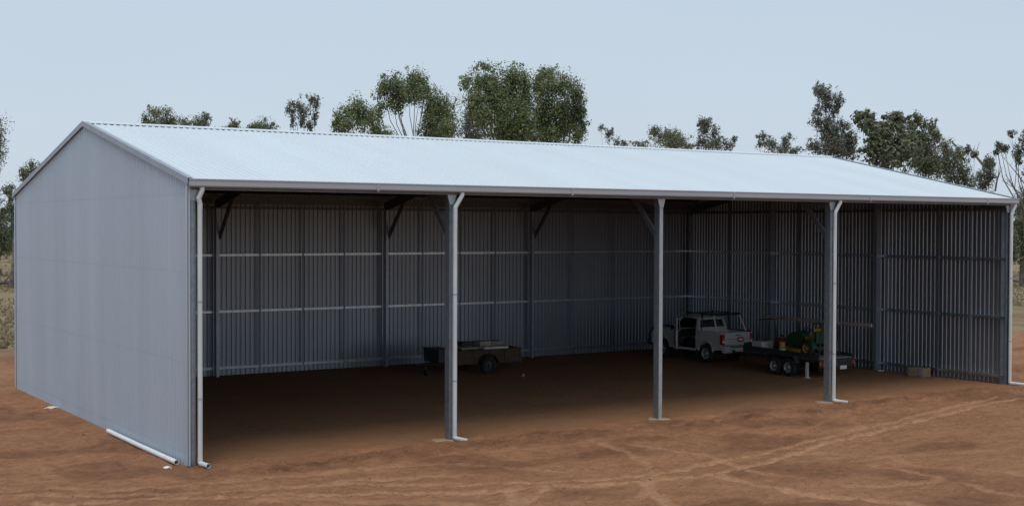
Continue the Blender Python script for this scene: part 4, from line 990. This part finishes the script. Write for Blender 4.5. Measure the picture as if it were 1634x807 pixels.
gum_tree('dark bushy gum tree behind the right end post', 130, 1632, [(1626, 330, 12, 12), (1640, 318, 14, 18), (1622, 352, 10, 14), (1636, 356, 14, 18), (1650, 345, 16, 24), (1630, 378, 16, 16), (1614, 380, 10, 16), (1618, 402, 14, 12), (1640, 402, 18, 14)], 'leaf_olive', 1.3, 24, fork=.3)
# two more to either side, their crowns partly out of the picture
gum_tree('broad gum tree beyond the right edge of the dirt pad', 140, 1700, [(1690, 250, 24, 24), (1715, 235, 24, 24), (1700, 280, 30, 24), (1680, 300, 20, 24), (1725, 290, 24, 30)], 'leaf_olive', 1.1, 25)

# far scrub along the horizon, one mass
rs = np.random.RandomState(77); P = []; N = []; S = []; T_ = []
for k in range(150):
    ang = YAW+R(-34)+R(68)*k/150+rs.uniform(-.01, .01); dist = rs.uniform(270, 330)
    hh = rs.uniform(4, 10.5); wv = rs.uniform(4, 9); n = 330
    cx_, cy_ = CAM[0]+dist*math.sin(ang), CAM[1]+dist*math.cos(ang)
    d = rs.normal(size=(n, 3)); d /= np.linalg.norm(d, axis=1)[:, None]
    q = d*np.array([wv, wv, hh/2])*(rs.uniform(.5, 1.05, n)[:, None]); q[:, 2] += hh*.5
    q[:, 2] = np.maximum(q[:, 2], .1)
    P.append(q+np.array([cx_, cy_, 0])); nn = d+rs.normal(size=(n, 3))*.5; N.append(nn/np.linalg.norm(nn, axis=1)[:, None])
    S.append(rs.uniform(.5, 1.1, n)); T_.append(np.clip(rs.uniform(.2, .7)+rs.normal(size=n)*.15, 0, 1))
o = leaf_object('far_scrub', np.concatenate(P), np.concatenate(N), np.concatenate(S), np.concatenate(T_), M['leaf_olive'], None, rs)
tag(o, 'distant band of dark scrub along the horizon', 'scrub', kind='stuff')

# dry grass tufts of the paddock
rs = np.random.RandomState(31); V = []; F = []; tn = []
def tuft(x, y, s_):
    t0 = rs.uniform(.1, .9)
    for j in range(6):
        a = rs.uniform(0, 6.283); l_ = s_*rs.uniform(.6, 1.2); w = .03+.02*rs.rand(); bx, by = x+rs.normal()*s_*.25, y+rs.normal()*s_*.25
        k = len(V); dx, dy = math.cos(a), math.sin(a)
        V.extend([(bx-dy*w, by+dx*w, 0), (bx+dy*w, by-dx*w, 0), (bx+dx*l_*.5, by+dy*l_*.5, l_)]); F.append((k, k+1, k+2)); tn.extend([t0]*3)
for k in range(9000):
    if k % 2: u_ = rs.uniform(-160, 40); dep = 60+170*rs.rand()**1.6
    else: u_ = rs.uniform(1595, 1800); dep = 82+150*rs.rand()**1.6
    p = CAM+ray(u_, 404)*dep
    if ((p[0]-15)/47)**2+((p[1]+12)/44)**2 < 1.0+.2*rs.rand(): continue
    if noise.noise(Vector((p[0]*.08, p[1]*.08, 0))) < -.15: continue
    tuft(p[0], p[1], rs.uniform(.08, .24))
me = bpy.data.meshes.new('dry_grass'); me.from_pydata(V, [], F); me.update(); me.materials.append(M['straw'])
at = me.attributes.new('tone', 'FLOAT', 'POINT'); at.data.foreach_set('value', np.array(tn, dtype=np.float32))
o = bpy.data.objects.new('dry_grass', me); col.objects.link(o); tag(o, 'dry straw-coloured grass growing on the paddock', 'grass', kind='stuff')

# fallen timber out in the paddock
def fallen(label, u, v, ln, rz, seed):
    g = on_ground(u, v); rd_ = random.Random(seed)
    t = thing('fallen_branch', label, 'branch', (g.x, g.y, 0), rz)
    MB().tube([(-ln/2, 0, .22), (0, .1, .34), (ln/2, 0, .12)], [.2, .17, .07], 8).build('stem', M['deadwood'], t)
    for k in range(4):
        x = rd_.uniform(-ln*.3, ln*.4)
        MB().tube([(x, .05, .3), (x+rd_.uniform(.3, 1.2), rd_.uniform(-.6, .6), rd_.uniform(.7, 1.5))], [.07, .02], 6).build('twig', M['deadwood'], t)
fallen('pale fallen branch on the dry grass at the left edge', 14, 456, 3.6, R(-30), 3)
fallen('pale forked fallen branch behind the right end post', 1618, 452, 4.5, R(-35), 8)
